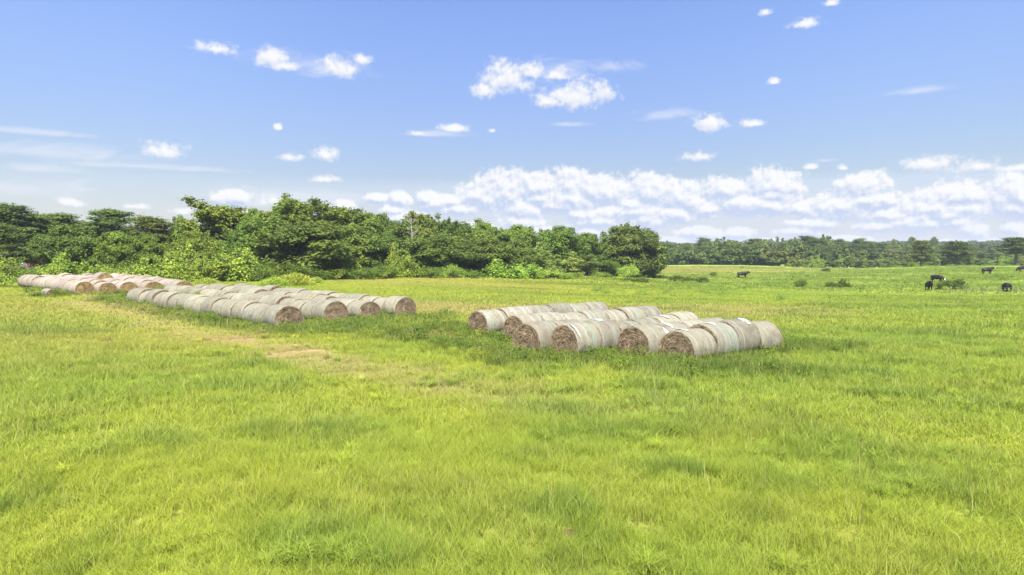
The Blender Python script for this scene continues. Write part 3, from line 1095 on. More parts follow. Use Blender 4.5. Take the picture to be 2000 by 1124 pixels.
# tussocks over the far pasture, sparse broad-leaved weeds in the near sward
for cnt, y0, y1, p0, p1, s0, s1, col_ in [(1500, 70, 262, 1150, 2060, 1.3, 3.2, C_WEED * 1.25), (420, 32, 75, 1000, 2050, .6, 1.3, C_WEED * 1.5), (420, 9, 30, -50, 2050, .35, .65, C_GRN * .85)]:
    y = np.sqrt(rng.uniform(y0 ** 2, y1 ** 2, cnt))
    x = (rng.uniform(p0, p1, cnt) - 1000) / F * y
    ok = ~in_bale(x, y) & (vnoise(x * .6, y, 12, 88, 2) > (.46 if y1 > 100 else .3))
    x, y = x[ok], y[ok]
    GP.append(np.stack([x, y, terr(x, y) - .02], 1))
    GR.append(rng.uniform(0, 6.283, len(x)))
    s_ = rng.uniform(s0, s1, len(x))
    GS.append(np.stack([s_, s_, s_ * rng.uniform(.35, .7, len(x))], 1))
    GCc.append(col_ * rng.uniform(.75, 1.3, (len(x), 1)))
    GI.append(rng.integers(0, 4, len(x)) + idx)

GP, GR, GS, GCc, GI = map(np.concatenate, (GP, GR, GS, GCc, GI))
gm = bpy.data.meshes.new('grass')
gm.vertices.add(len(GP))
gm.vertices.foreach_set('co', GP.astype(np.float32).ravel())
a_ = gm.attributes.new('rot', 'FLOAT', 'POINT')
a_.data.foreach_set('value', GR.astype(np.float32))
a_ = gm.attributes.new('scl', 'FLOAT_VECTOR', 'POINT')
a_.data.foreach_set('vector', GS.astype(np.float32).ravel())
a_ = gm.attributes.new('gcol', 'FLOAT_COLOR', 'POINT')
a_.data.foreach_set('color', np.concatenate([GCc, np.ones((len(GCc), 1))], 1).astype(np.float32).ravel())
a_ = gm.attributes.new('idx', 'INT', 'POINT')
a_.data.foreach_set('value', GI.astype(np.int32))
grass = obj('grass', gm)
tag(grass, 'bright yellow-green pasture grass and low weeds covering the whole field', 'grass', kind='stuff')
ng = bpy.data.node_groups.new('scatter_grass', 'GeometryNodeTree')
ng.interface.new_socket('Geometry', in_out='INPUT', socket_type='NodeSocketGeometry')
ng.interface.new_socket('Geometry', in_out='OUTPUT', socket_type='NodeSocketGeometry')
G = NT(ng)
gi, go = G.new('NodeGroupInput'), G.new('NodeGroupOutput')
ci = G.new('GeometryNodeCollectionInfo')
ci.inputs['Collection'].default_value = GPROTO
ci.inputs['Separate Children'].default_value = True
ci.inputs['Reset Children'].default_value = True


def named(kind, nm):
    nd = G.new('GeometryNodeInputNamedAttribute', data_type=kind)
    nd.inputs['Name'].default_value = nm
    return nd.outputs['Attribute']


iop = G.new('GeometryNodeInstanceOnPoints')
G.l.new(gi.outputs[0], iop.inputs['Points'])
G.l.new(ci.outputs[0], iop.inputs['Instance'])
iop.inputs['Pick Instance'].default_value = True
G.l.new(named('INT', 'idx'), iop.inputs['Instance Index'])
cr = G.new('ShaderNodeCombineXYZ')
G.l.new(named('FLOAT', 'rot'), cr.inputs[2])
G.l.new(cr.outputs[0], iop.inputs['Rotation'])
G.l.new(named('FLOAT_VECTOR', 'scl'), iop.inputs['Scale'])
G.l.new(iop.outputs[0], go.inputs[0])
md = grass.modifiers.new('scatter', 'NODES')
md.node_group = ng

# ------------------------------------------------------------------ trees and shrubs
def leaf_cloud(puffs, dens, L, asp, seed, up=.35, fill=.45, jitter=.1):
    """leaf faces spread through the puffs; puffs = list of (centre, radii)"""
    r = np.random.default_rng(seed)
    Vs, Ts = [], []
    for c_, rd in puffs:
        rd = np.asarray(rd, float)
        n = max(12, int(dens * (rd[0] * rd[1] + rd[0] * rd[2]) * .5))
        d = r.normal(0, 1, (n, 3))
        d /= np.linalg.norm(d, axis=1)[:, None]
        rr = r.random(n) ** fill
        rr = rr * (1 + r.normal(0, jitter, n))
        P = np.asarray(c_) + d * rr[:, None] * rd
        Nn = d * .75 + r.normal(0, .45, (n, 3)) + np.array([0, 0, up])
        Vs.append(leaf_quads(P, Nn, L * r.uniform(.6, 1.35, n), asp, r))
        pt = r.uniform(.1, .8)
        Ts.append(np.repeat(np.clip(pt + r.normal(0, .2, n), 0, 1), 4))
    V, T = np.concatenate(Vs), np.concatenate(Ts)
    return V, T


def crown_mesh(V, T):
    V = V.copy()
    V[:, 2] = np.maximum(V[:, 2], 0.02)
    return mesh_np('crown', V, np.arange(len(V)).reshape(-1, 4), [M_leaf], False, {'tint': T})


def limbs_to(mb, r, base_pts, base_r, targets, r0, sides=5):
    for tg in targets:
        tg = np.asarray(tg, float)
        k_ = np.argmin([abs(p[2] - max(base_pts[0][2], tg[2] * r.uniform(.45, .75))) for p in base_pts])
        s_ = np.asarray(base_pts[k_])
        m_ = (s_ + tg) / 2 + np.array([0, 0, -.06 * np.linalg.norm(tg - s_)]) + r.normal(0, .1, 3)
        rr = min(r0, base_r[k_] * .7)
        mb.tube([s_, m_, tg], [rr, rr * .6, rr * .2], sides)


def tree_broad(seed, n_puff=84, dens=330, L=.165, low=.08, rough=.16, shape=1.0, pr=(.95, 1.75)):
    """10 m high, 8 m wide rounded tree"""
    r = np.random.default_rng(seed)
    puffs = []
    lob = r.uniform(0, 6.28, 4)
    while len(puffs) < n_puff:
        d = r.normal(0, 1, 3)
        d /= np.linalg.norm(d)
        q = r.random() ** .35
        a = math.atan2(d[1], d[0])
        bulge = 1 + rough * (math.sin(2 * a + lob[0]) + math.sin(3 * a + lob[1] + d[2] * 3) + .6 * math.sin(5 * a + lob[2] - d[2] * 5))
        c_ = np.array([d[0] * 3.3 * bulge, d[1] * 3.3 * bulge, 0]) * q
        z = 5.0 + d[2] * q * 4.0 * (1 + .5 * rough * math.sin(3 * a + lob[3]))
        wid = 1 if z > 3.2 else max(.45, 1 - (3.2 - z) * .18 * shape)
        c_ *= wid
        c_[2] = z
        if z < 10 * low + .6:
            continue
        s = r.uniform(*pr) * (1.0 - .25 * max(0, d[2]))
        puffs.append((c_, (s, s, s * r.uniform(.62, .9))))
    for i in range(26):                     # sprigs standing out of the crown
        d = r.normal(0, 1, 3)
        d[2] = abs(d[2]) * 1.1
        d /= np.linalg.norm(d)
        q = r.uniform(.98, 1.10)
        s = r.uniform(.28, .6)
        puffs.append((np.array([d[0] * 3.6 * q, d[1] * 3.6 * q, 5.0 + d[2] * 4.3 * q]), (s * .8, s * .8, s * 1.15)))
    V, T = leaf_cloud(puffs, dens, L, .55, seed, fill=.28)
    tp = [np.array([0, 0, -.3]), np.array([.1, 0, 2.0]), np.array([-.1, .1, 4.5]), np.array([.1, .1, 7.5])]
    tr_ = [.34, .27, .2, .06]
    mb = MB()
    mb.tube(tp, tr_, 8)
    limbs_to(mb, r, tp, tr_, [p[0] for p in puffs[::4]], .12)
    return crown_mesh(V, T), mb.mesh('trunk', [M_bark], True), 10.0, 8.0


def tree_airy(seed):
    """10 m high, 7 m wide, open crown with limbs showing"""
    r = np.random.default_rng(seed)
    mb = MB()
    tp = [np.array([0, 0, -.3]), np.array([.1, 0, 2.5]), np.array([-.15, .1, 5]), np.array([.1, 0, 7.2]), np.array([0, .1, 9.2])]
    tr_ = [.28, .22, .17, .11, .04]
    mb.tube(tp, tr_, 7)
    puffs = []
    for i in range(34):
        z = r.uniform(1.8, 8.8)
        a = i * 2.4 + r.uniform(-.4, .4)
        wmax = 3.2 * math.sin(math.pi * min(1, (z - .8) / 9.6)) ** .7
        ro = wmax * r.uniform(.55, 1.05)
        end = np.array([math.cos(a) * ro, math.sin(a) * ro, min(9.6, z + ro * r.uniform(.15, .5))])
        k_ = np.argmin([abs(p[2] - z) for p in tp])
        s_ = tp[k_] * 1.0
        m_ = (s_ + end) / 2 + r.normal(0, .15, 3)
        mb.tube([s_, m_, end], [.09, .055, .018], 5)
        for q in (1.0, .72, .5):
            c_ = s_ + (end - s_) * q + r.normal(0, .25, 3)
            s = r.uniform(.5, .95)
            puffs.append((c_, (s, s, s * .8)))
            tw = c_ + r.normal(0, .45, 3) + np.array([0, 0, .25])
            puffs.append((tw, (s * .8, s * .8, s * .65)))
    puffs += [(np.array([0, 0, 9.3]), (.7, .7, .6)), (np.array([.6, .2, 8.9]), (.8, .8, .6)), (np.array([-.6, -.2, 8.7]), (.8, .8, .6))]
    V, T = leaf_cloud(puffs, 270, .16, .55, seed, fill=.5, jitter=.22)
    return crown_mesh(V, T), mb.mesh('trunk', [M_bark], True), 10.0, 7.0


def tree_pine(seed, lo=.30, wid=2.6, n_w=13):
    """10 m high, 6 m wide pine with flattened boughs"""
    r = np.random.default_rng(seed)
    mb = MB()
    tp = [np.array([0, 0, -.3]), np.array([.05, 0, 3]), np.array([-.05, .05, 6]), np.array([0, 0, 9.4])]
    tr_ = [.25, .2, .14, .05]
    mb.tube(tp, tr_, 7)
    puffs = []
    for i in range(n_w):
        f_ = i / (n_w - 1)
        z = 10 * (lo + (1 - lo) * f_) - .4
        prof = wid * (1 - .62 * f_ ** 2.2) * (.72 + .28 * math.sin(min(1, f_ * 3) * math.pi / 2)) * r.uniform(.75, 1.15)
        kb = r.integers(4, 7)
        a0 = r.uniform(0, 6.28)
        for b in range(kb):
            a = a0 + b * 6.283 / kb + r.uniform(-.3, .3)
            ro = prof * r.uniform(.55, 1.05)
            end = np.array([math.cos(a) * ro, math.sin(a) * ro, z + r.uniform(-.1, .45)])
            st = np.array([0, 0, z - .25 * ro])
            mb.tube([st, (st + end) / 2 + np.array([0, 0, .08]), end], [.05, .035, .015], 4)
            for q in (1.0, .6):
                c_ = st + (end - st) * q + r.normal(0, .12, 3)
                s = r.uniform(.55, .95)
                puffs.append((c_, (s, s, s * .52)))
    puffs.append((np.array([0, 0, 9.45]), (.7, .7, .5)))
    V, T = leaf_cloud(puffs, 260, .17, .30, seed, up=.6, fill=.5, jitter=.18)
    return crown_mesh(V, T), mb.mesh('trunk', [M_bark], True), 10.0, 6.0


def shrub_spires(seed, n_stem=9, dens=380, L=.09):
    """4 m high, 4 m wide thicket of leafy upright stems"""
    r = np.random.default_rng(seed)
    puffs = []
    mb = MB()
    for i in range(n_stem):
        a = r.uniform(0, 6.28)
        ro = 1.55 * math.sqrt(r.random())
        x, y = math.cos(a) * ro, math.sin(a) * ro
        h_ = (4.0 if i == 0 else r.uniform(2.0, 3.9)) * (1 - .16 * ro)
        w_ = r.uniform(.5, .85)
        mb.tube([(x * .6, y * .6, -.15), (x * .9, y * .9, h_ * .5), (x, y, h_ * .95)], [.05, .035, .012], 5)
        nn_ = 6
        for k_ in range(nn_):
            f_ = (k_ + .4) / nn_
            s = w_ * (1.05 - .75 * f_ ** 1.5) * r.uniform(.8, 1.15)
            puffs.append((np.array([x * (.75 + .3 * f_) + r.normal(0, .12), y * (.75 + .3 * f_) + r.normal(0, .12), .25 + f_ * (h_ - .35)]), (s, s, s * .8)))
    V, T = leaf_cloud(puffs, dens, L, .6, seed, fill=.5, jitter=.15)
    return crown_mesh(V, T), mb.mesh('trunk', [M_bark], True), 4.0, 4.0


def shrub_round(seed, n_puff=24, dens=330, L=.08):
    """3 m high, 4 m wide bush"""
    r = np.random.default_rng(seed)
    puffs = []
    mb = MB()
    for i in range(n_puff):
        a = r.uniform(0, 6.28)
        q = math.sqrt(r.random())
        hmax = 2.7 * math.sqrt(max(.05, 1 - (q * .9) ** 2)) * r.uniform(.75, 1.05)
        z = max(.3, hmax * r.uniform(.35, .9))
        s = r.uniform(.45, .8)
        c_ = np.array([math.cos(a) * q * 1.5, math.sin(a) * q * 1.5, z])
        puffs.append((c_, (s, s, s * .75)))
        if i % 3 == 0:
            mb.tube([(0, 0, -.1), c_ * .5 + np.array([0, 0, .1]), c_], [.05, .03, .012], 5)
    V, T = leaf_cloud(puffs, dens, L, .6, seed, fill=.5, jitter=.15)
    return crown_mesh(V, T), mb.mesh('stem', [M_bark], True), 3.0, 4.0


def shrub_feather(seed):
    """2 m high, 3 m wide clump of fine upright fronds"""
    r = np.random.default_rng(seed)
    n = 2600
    b = r.normal(0, .55, (n, 2))
    q = np.hypot(b[:, 0], b[:, 1])
    z = np.clip(2.0 - q * .9, .5, 2) * r.uniform(.15, 1.0, n)
    P = np.stack([b[:, 0] * (.7 + .3 * z), b[:, 1] * (.7 + .3 * z), z], 1)
    up_ = np.stack([b[:, 0] * .35 + r.normal(0, .25, n), b[:, 1] * .35 + r.normal(0, .25, n), np.ones(n)], 1)
    up_ /= np.linalg.norm(up_, axis=1)[:, None]
    sd = np.cross(up_, r.normal(0, 1, (n, 3)))
    sd /= np.linalg.norm(sd, axis=1)[:, None]
    L = r.uniform(.10, .24, n)[:, None]
    V = np.stack([P - up_ * L, P + sd * .022, P + up_ * L, P - sd * .022], 1).reshape(-1, 3)
    T = np.repeat(np.clip(r.normal(.5, .22, n), 0, 1), 4)
    mb = MB()
    for i in range(12):
        a, ro = r.uniform(0, 6.28), r.uniform(0, .8)
        mb.tube([(math.cos(a) * ro * .5, math.sin(a) * ro * .5, -.1), (math.cos(a) * ro, math.sin(a) * ro, 1.3)], [.02, .008], 4)
    return crown_mesh(V, T), mb.mesh('stem', [M_bark], True), 2.0, 3.0


def tree_willow(seed):
    """8 m high, 5 m wide soft cone of fine foliage"""
    r = np.random.default_rng(seed)
    puffs = []
    for i in range(48):
        f_ = r.random() ** .8
        z = .7 + f_ * 6.9
        w_ = 2.1 * (1 - f_ ** 1.6) * (.75 + .25 * math.sin(f_ * 14 + seed)) + .25
        a = r.uniform(0, 6.28)
        q = math.sqrt(r.random())
        s = r.uniform(.5, .85) * (1.05 - .4 * f_)
        puffs.append((np.array([math.cos(a) * w_ * q, math.sin(a) * w_ * q, z]), (s, s, s * 1.1)))
    V, T = leaf_cloud(puffs, 260, .15, .38, seed, fill=.5, jitter=.15)
    mb = MB()
    mb.tube([(0, 0, -.3), (.1, 0, 3), (0, .1, 7)], [.16, .11, .03], 7)
    return crown_mesh(V, T), mb.mesh('trunk', [M_bark], True), 8.0, 5.0


def snag_mesh(seed, n1=11):
    """10 m high bare dead tree"""
    r = np.random.default_rng(seed)
    mb = MB()
    tp = [np.array([0, 0, -.3]), np.array([.05, 0, 4]), np.array([-.1, 0, 7]), np.array([.2, 0, 9.8])]
    mb.tube(tp, [.22, .17, .12, .03], 7)
    for i in range(n1):
        z = r.uniform(4.0, 9.2)
        a = r.uniform(0, 6.28)
        ln = r.uniform(1.2, 2.8) * (1 - .05 * z)
        st = np.array([0, 0, z])
        en = st + np.array([math.cos(a) * ln, math.sin(a) * ln, ln * r.uniform(.2, .9)])
        mid_ = (st + en) / 2 + r.normal(0, .15, 3)
        mb.tube([st, mid_, en], [.08, .05, .018], 5)
        for j in range(4):
            q = r.uniform(.35, .95)
            s2 = st + (en - st) * q
            e2 = s2 + r.normal(0, .55, 3) + np.array([0, 0, .3])
            mb.tube([s2, (s2 + e2) / 2 + r.normal(0, .06, 3), e2], [.035, .024, .01], 4)
    return mb.mesh('trunk', [M_pale_bark], True)


K = {'broad': [tree_broad(s) for s in (1, 2, 3, 4)],
     'oak': [tree_broad(s, 110, 320, .155, .0, .20, .05) for s in (21, 22, 23)],
     'airy': [tree_airy(s) for s in (5, 6, 7)],
     'pine': [tree_pine(s) for s in (8, 9, 10)],
     'tallpine': [tree_pine(s, .52, 2.4, 9) for s in (11, 12)],
     'umbrella': [tree_pine(s, .84, 2.3, 4) for s in (61, 62)],
     'spire': [shrub_spires(s) for s in (13, 14, 15)],
     'bush': [shrub_round(s) for s in (16, 17, 18)],
     'feather': [shrub_feather(s) for s in (19, 20)],
     'willow': [tree_willow(s) for s in (24, 25)],
     'far': [tree_broad(s, 34, 55, .42, .10, .18, .8, (1.1, 1.9)) for s in (26, 27, 28)]}
COLR = {'broad': (.118, .168, .028), 'oak': (.118, .162, .034), 'airy': (.128, .170, .028), 'pine': (.100, .138, .034), 'tallpine': (.100, .138, .034),
        'umbrella': (.100, .138, .034), 'spire': (.190, .265, .040), 'bush': (.160, .228, .038), 'feather': (.25, .30, .042), 'willow': (.195, .245, .060), 'far': (.110, .148, .036)}
for k_, L_ in K.items():            # real height and width of each kind as built
    for i_, (cm_, tm_, _, _) in enumerate(L_):
        co = np.empty(len(cm_.vertices) * 3, np.float32)
        cm_.vertices.foreach_get('co', co)
        co = co.reshape(-1, 3)
        L_[i_] = (cm_, tm_, float(np.percentile(co[:, 2], 99.7)), 2 * float(np.percentile(np.hypot(co[:, 0], co[:, 1]), 97)))
D_LINE = (np.array([-200, 0, 200, 400, 600, 900, 1100, 1250, 1300]), np.array([84, 86, 90, 93, 98, 117, 140, 163, 175]))


def dline(px):
    return float(np.interp(px, *D_LINE))


def plant(kind, name, px, d, top, wpx, label, cat, group=None, tone=1.0, v=None, base_off=0.0, warm=1.0):
    """one tree or shrub: column px, distance d, row of its top, width in picture points"""
    cm, tm, ph, pw = K[kind][random.randrange(len(K[kind])) if v is None else v % len(K[kind])]
    x, y = at(px, d)
    zb = tz(x, y) - .05 + base_off
    h_ = max(.3, ztop(top, d) - zb)
    sx = wpx / F * d / pw
    rt = thing(name, label, cat, (x, y, zb), random.uniform(0, 6.28), group, (sx, sx * random.uniform(.9, 1.1), h_ / ph))
    co = obj('crown', cm, rt)
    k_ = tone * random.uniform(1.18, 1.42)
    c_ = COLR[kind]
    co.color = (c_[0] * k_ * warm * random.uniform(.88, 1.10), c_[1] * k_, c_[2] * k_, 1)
    obj('trunk' if kind in ('broad', 'oak', 'airy', 'pine', 'tallpine', 'umbrella', 'willow', 'far') else 'stem', tm, rt)
    return rt


# trees at the back of the near wood, from left to right
GW = 'tall trees along the back of the near wood'
for kind, px, off, top, w_, tone, label in [
    ('pine', 12, 28, 398, 150, .95, 'big dark pine filling the left edge above the brick house'),
    ('pine', 62, 30, 420, 120, 1.0, 'dark pine just right of the pine at the left edge'),
    ('tallpine', 108, 34, 417, 105, 1.05, 'airy pine with sky showing through, second peak from the left edge'),
    ('pine', 150, 38, 432, 80, 1.0, 'lower pine beside the airy pine near left edge'),
    ('pine', 190, 32, 436, 90, .95, 'dark pine left of the tall pine pair on the left'),
    ('pine', 220, 26, 410, 118, 1.0, 'tall rounded pine, highest of the pines left of the open-crowned tree'),
    ('pine', 298, 24, 424, 108, .92, 'broad dark pine right of the tall rounded pine'),
    ('broad', 355, 26, 428, 95, 1.15, 'lighter green tree just left of the tall open-crowned tree'),
    ('airy', 437, 24, 393, 140, 1.0, 'tall open-crowned tree with limbs and sky showing, left of centre'),
    ('broad', 497, 24, 412, 80, 1.1, 'mid green tree in the notch right of the open-crowned tree'),
    ('airy', 545, 24, 400, 110, 1.0, 'ragged tree on the left shoulder of the highest group'),
    ('airy', 595, 26, 388, 130, 1.0, 'tall ragged-topped tree, the highest of the whole wood'),
    ('airy', 668, 24, 396, 130, .95, 'tall ragged-topped tree right of the highest tree of the wood'),
    ('broad', 718, 22, 420, 110, .95, 'dark tree on the slope where the skyline steps down from the highest group'),
    ('oak', 762, 20, 431, 110, 1.0, 'rounded tree in the skyline dip left of the bare pale trunk'),
    ('oak', 825, 22, 420, 120, 1.0, 'round-topped tree behind the bare pale trunk'),
    ('oak', 882, 20, 434, 110, .95, 'dark round tree right of the bare pale trunk'),
    ('airy', 948, 16, 430, 90, 1.05, 'thin ragged tree poking above the skyline, mid wood'),
    ('oak', 925, 12, 450, 110, 1.0, 'rounded tree below the thin ragged tree of mid wood'),
    ('broad', 1010, 20, 443, 95, 1.05, 'mid green tree between thin ragged tree and the skyline gap'),
    ('broad', 1050, 22, 462, 70, 1.0, 'low tree in the skyline gap right of mid wood'),
    ('broad', 1092, 18, 445, 105, .98, 'dark round tree above the pale conical trees'),
    ('broad', 1145, 16, 458, 85, .95, 'dark tree between the pale conical trees and the great round end tree'),
    ('oak', 1225, 8, 443, 118, .95, 'great round dark tree at the right end of the wood'),
    ('oak', 1258, 5, 485, 70, .92, 'lower dark skirt tree at the foot of the great round end tree'),
]:
    plant(kind, 'pine_tree' if 'pine' in kind else 'broadleaf_tree', px, dline(px) + off, top, w_ * 1.08, label, 'tree', GW, tone)

GMW = 'middle trees of the near wood'
for kind, px, off, top, w_, tone, label in [
    ('pine', 14, 8, 440, 74, .95, 'dark pine in front of the left part of the brick house'),
    ('oak', 138, 12, 443, 110, .90, 'dark broad tree in front of the left pines'),
    ('broad', 236, 10, 455, 85, 1.15, 'fresh green tree in front of the tall rounded pine'),
    ('broad', 285, 12, 462, 80, 1.1, 'fresh green tree in front of the broad dark pine'),
    ('oak', 98, 22, 465, 70, .9, 'dark tree standing right beside the brick house'),
    ('broad', 385, 10, 452, 90, 1.12, 'green tree under the left limbs of the open-crowned tree'),
    ('broad', 455, 12, 450, 90, .85, 'dark tree under the open-crowned tree'),
    ('oak', 525, 10, 430, 130, 1.08, 'greyish drooping tree left of the great drooping oak'),
    ('oak', 590, 7, 432, 190, 1.0, 'great grey-green drooping oak in front of the highest trees'),
    ('oak', 680, 9, 445, 130, 1.05, 'grey-green tree right of the great drooping oak'),
    ('oak', 735, 10, 455, 110, 1.0, 'grey-green tree under the stepped skyline'),
    ('oak', 800, 9, 465, 120, .92, 'dark tree beneath the bare pale trunk'),
    ('oak', 868, 9, 462, 120, .95, 'dark spreading tree with bare grey boughs showing, mid wood'),
    ('oak', 945, 6, 468, 120, .95, 'spreading dark tree behind the bright shrubs of mid wood'),
    ('oak', 1005, 8, 470, 80, .95, 'dark tree left of the pale conical trees'),
    ('willow', 1056, 3, 474, 72, 1.05, 'tallest pale green conical tree, leftmost of the pale group'),
    ('willow', 1086, 2, 498, 44, 1.05, 'short pale green tree between two pale conical trees'),
    ('willow', 1119, 3, 492, 42, 1.1, 'slim pale green conical tree, rightmost of the pale group'),
    ('willow', 1150, 5, 498, 48, .85, 'mid green conical tree right of the slim pale tree'),
    ('broad', 1180, 6, 500, 60, .9, 'low dark tree left of the great round end tree'),
]:
    plant(kind, {'willow': 'willow_tree', 'pine': 'pine_tree'}.get(kind, 'broadleaf_tree'), px, dline(px) + off, top, w_ * 1.05, label, 'tree', GMW, tone)

# hidden depth of the wood
for i in range(34):
    px = random.uniform(130, 1230)
    plant('broad', 'broadleaf_tree', px, dline(px) + random.uniform(18, 44), random.uniform(455, 485), random.uniform(80, 120),
          'plain green tree deep inside the near wood', 'tree', 'trees deep inside the near wood', .9)

GS_ = 'shrubs along the edge of the near wood'
for kind, px, off, top, w_, tone, label in [
    ('bush', 4, -2, 503, 74, .9, 'green bush at the left edge below the brick house'),
    ('bush', -10, -9, 532, 60, 1.05, 'low green bush at the left edge of the field'),
    ('bush', 44, -2, 523, 50, .8, 'low dark bush in front of the brick house'),
    ('bush', 100, 0, 517, 60, 1.2, 'bright bush behind the left end of the far left stack'),
    ('spire', 135, 2, 497, 62, .95, 'twin-peaked young tree behind the far left stack'),
    ('spire', 170, 1, 515, 46, 1.0, 'young green tree right of the twin-peaked one'),
    ('bush', 220, 0, 522, 60, 1.15, 'bright bush behind the middle of the far left stack'),
    ('bush', 262, 2, 520, 50, 1.0, 'green bush beside the bright lawn gap'),
    ('spire', 308, 1, 504, 74, 1.05, 'leafy young tree behind the right of the far left stack'),
    ('spire', 352, 3, 482, 66, 1.1, 'tall bright young tree right of the far left stack'),
    ('spire', 395, 0, 498, 86, .85, 'dark leafy thicket right of the far left stack'),
    ('spire', 432, 1, 488, 80, .98, 'leafy thicket below the open-crowned tree'),
    ('spire', 470, 0, 488, 72, 1.15, 'yellowish leafy thicket left of the yellow feathery clumps'),
    ('bush', 505, 0, 515, 64, .7, 'dark vine-covered bush above the yellow feathery clump'),
    ('spire', 655, 3, 500, 60, .75, 'dark leafy thicket at the foot of the great drooping oak'),
    ('spire', 690, 5, 478, 46, .92, 'vine-hung leafy column right of the great drooping oak'),
    ('bush', 650, 0, 527, 60, .72, 'dark low bush at the field edge below the great oak'),
    ('bush', 700, 0, 524, 60, .72, 'dark low bush below the vine-hung column'),
    ('bush', 748, 0, 520, 60, .80, 'dark low bush left of the leafy column under bare trunk'),
    ('spire', 780, 4, 478, 38, .95, 'slim leafy column below the bare pale trunk'),
    ('spire', 792, 1, 510, 60, .88, 'leafy thicket at the foot of the slim column'),
    ('bush', 838, 0, 524, 64, .78, 'dark bush left of the round bright bush of mid wood'),
    ('bush', 882, -1, 518, 42, 1.1, 'round bright bush at the field edge, mid wood'),
    ('bush', 915, 0, 530, 50, .85, 'low dull bush left of the large bright shrubs'),
    ('spire', 985, -2, 509, 62, 1.15, 'tall bright shrub, left peak of the large bright clump'),
    ('spire', 1018, -2, 516, 60, 1.2, 'bright shrub, middle of the large bright clump'),
    ('bush', 1045, -3, 524, 52, 1.15, 'bright shrub, right end of the large bright clump'),
    ('bush', 1085, -4, 531, 64, 1.1, 'low bright bush below the pale conical trees'),
    ('bush', 1120, -2, 534, 44, .9, 'small dull bush right of the low bright bush'),
    ('bush', 1175, -3, 533, 40, .85, 'small olive bush left of the lone round bush'),
    ('bush', 590, 1, 520, 80, .7, 'dark bush behind the large yellow feathery clump'),
    ('bush', 545, 2, 515, 80, .7, 'dark bush left behind the large yellow feathery clump'),
]:
    plant(kind, 'shrub' if kind == 'bush' else 'young_tree', px, dline(px) + off - 1.5, top - 2, w_ * 1.2, label, 'shrub', GS_, tone * (1.08 if tone > .94 else 1.0))
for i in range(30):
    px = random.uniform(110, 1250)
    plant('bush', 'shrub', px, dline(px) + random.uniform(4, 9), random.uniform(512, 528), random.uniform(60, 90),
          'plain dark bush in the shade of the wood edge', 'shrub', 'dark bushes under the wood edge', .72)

for px, d, top, w_, label in [(405, 78, 543, 52, 'yellow-green feathery clump right of the far left stack'), (540, 84, 541, 60, 'yellow feathery clump, left half of the large pair by the dark wood edge'),
                              (575, 86, 533, 70, 'tallest yellow feathery clump by the dark wood edge'), (618, 90, 541, 24, 'small yellow feathery tuft right of the large pair'),
                              (470, 83, 549, 40, 'low yellow feathery tuft behind the middle stack'), (245, 63, 568, 20, 'dark feathery tuft left of the middle stack'),
                              (492, 43.5, 625, 26, 'small dark green feathery tuft in front of the middle stack, left one'), (520, 43, 622, 34, 'small dark green feathery tuft in front of the middle stack, right one')]:
    dark = 'dark' in label.split(' by ')[0]
    plant('feather', 'feathery_weed', px, d, top, w_ * 1.25, label, 'weed', 'feathery weed clumps', .42 if dark else 1.0, warm=.8 if dark else 1.0)

# bushes standing free in the pasture
GB = 'free-standing bushes in the pasture'
for kind, px, base, top, w_, tone, label in [
    ('bush', 1228, 549, 516, 40, 1.15, 'lone round bright bush in front of the great round end tree'),
    ('bush', 1320, 552, 537, 36, .8, 'low dark bush right of the lone round bush'),
    ('bush', 1345, 552, 541, 28, .8, 'low dark bush, left of the touching pair'),
    ('bush', 1370, 554, 541, 30, .75, 'low dark bush, right of the touching pair'),
    ('bush', 1394, 541, 531, 14, .9, 'tiny bush left of the lone standing cow'),
    ('bush', 1565, 562, 546, 24, .75, 'small round dark bush in the open pasture'),
    ('bush', 1628, 563, 551, 34, .7, 'low spreading dark bush, left of the pair before the cattle'),
    ('spire', 1652, 562, 545, 22, .72, 'upright dark bush, right of the pair before the cattle'),
    ('bush', 1858, 568, 545, 50, .78, 'large round dark bush between the cattle'),
    ('bush', 1613, 532, 524, 18, .7, 'tiny dark bush on the tan rise'),
    ('bush', 1250, 552, 543, 40, .8, 'low dull bush beside the lone round bush'),
    ('bush', 1285, 545, 537, 46, .85, 'low olive bush at the foot of the end tree'),
]:
    x, y = ground(px, base)
    plant(kind, 'shrub', px, y, top, w_ * 1.15, label, 'shrub', GB, tone * (1.2 if tone > 1 else .68))

# bare trees
sm_a, sm_b = snag_mesh(31), snag_mesh(32, 15)
for me_, px, d, base_z, top, w_, label in [(sm_a, 805, dline(805) + 6.5, None, 424, .8, 'bare pale trunk with forked top standing in the near wood'),
                                            (sm_b, 1508, 322, None, 468, 1.3, 'bare pinkish dead tree at the edge of the far wood'),
                                            (sm_a, 1740, 330, None, 487, .6, 'bare dead trunk among the far wood on the right')]:
    x, y = at(px, d)
    z = tz(x, y)
    h_ = ztop(top, d) - z
    rt = thing('dead_tree', label, 'tree', (x, y, z), random.uniform(0, 6), 'bare dead trees', (h_ / 10 * w_, h_ / 10 * w_, h_ / 10))
    obj('trunk', me_, rt)

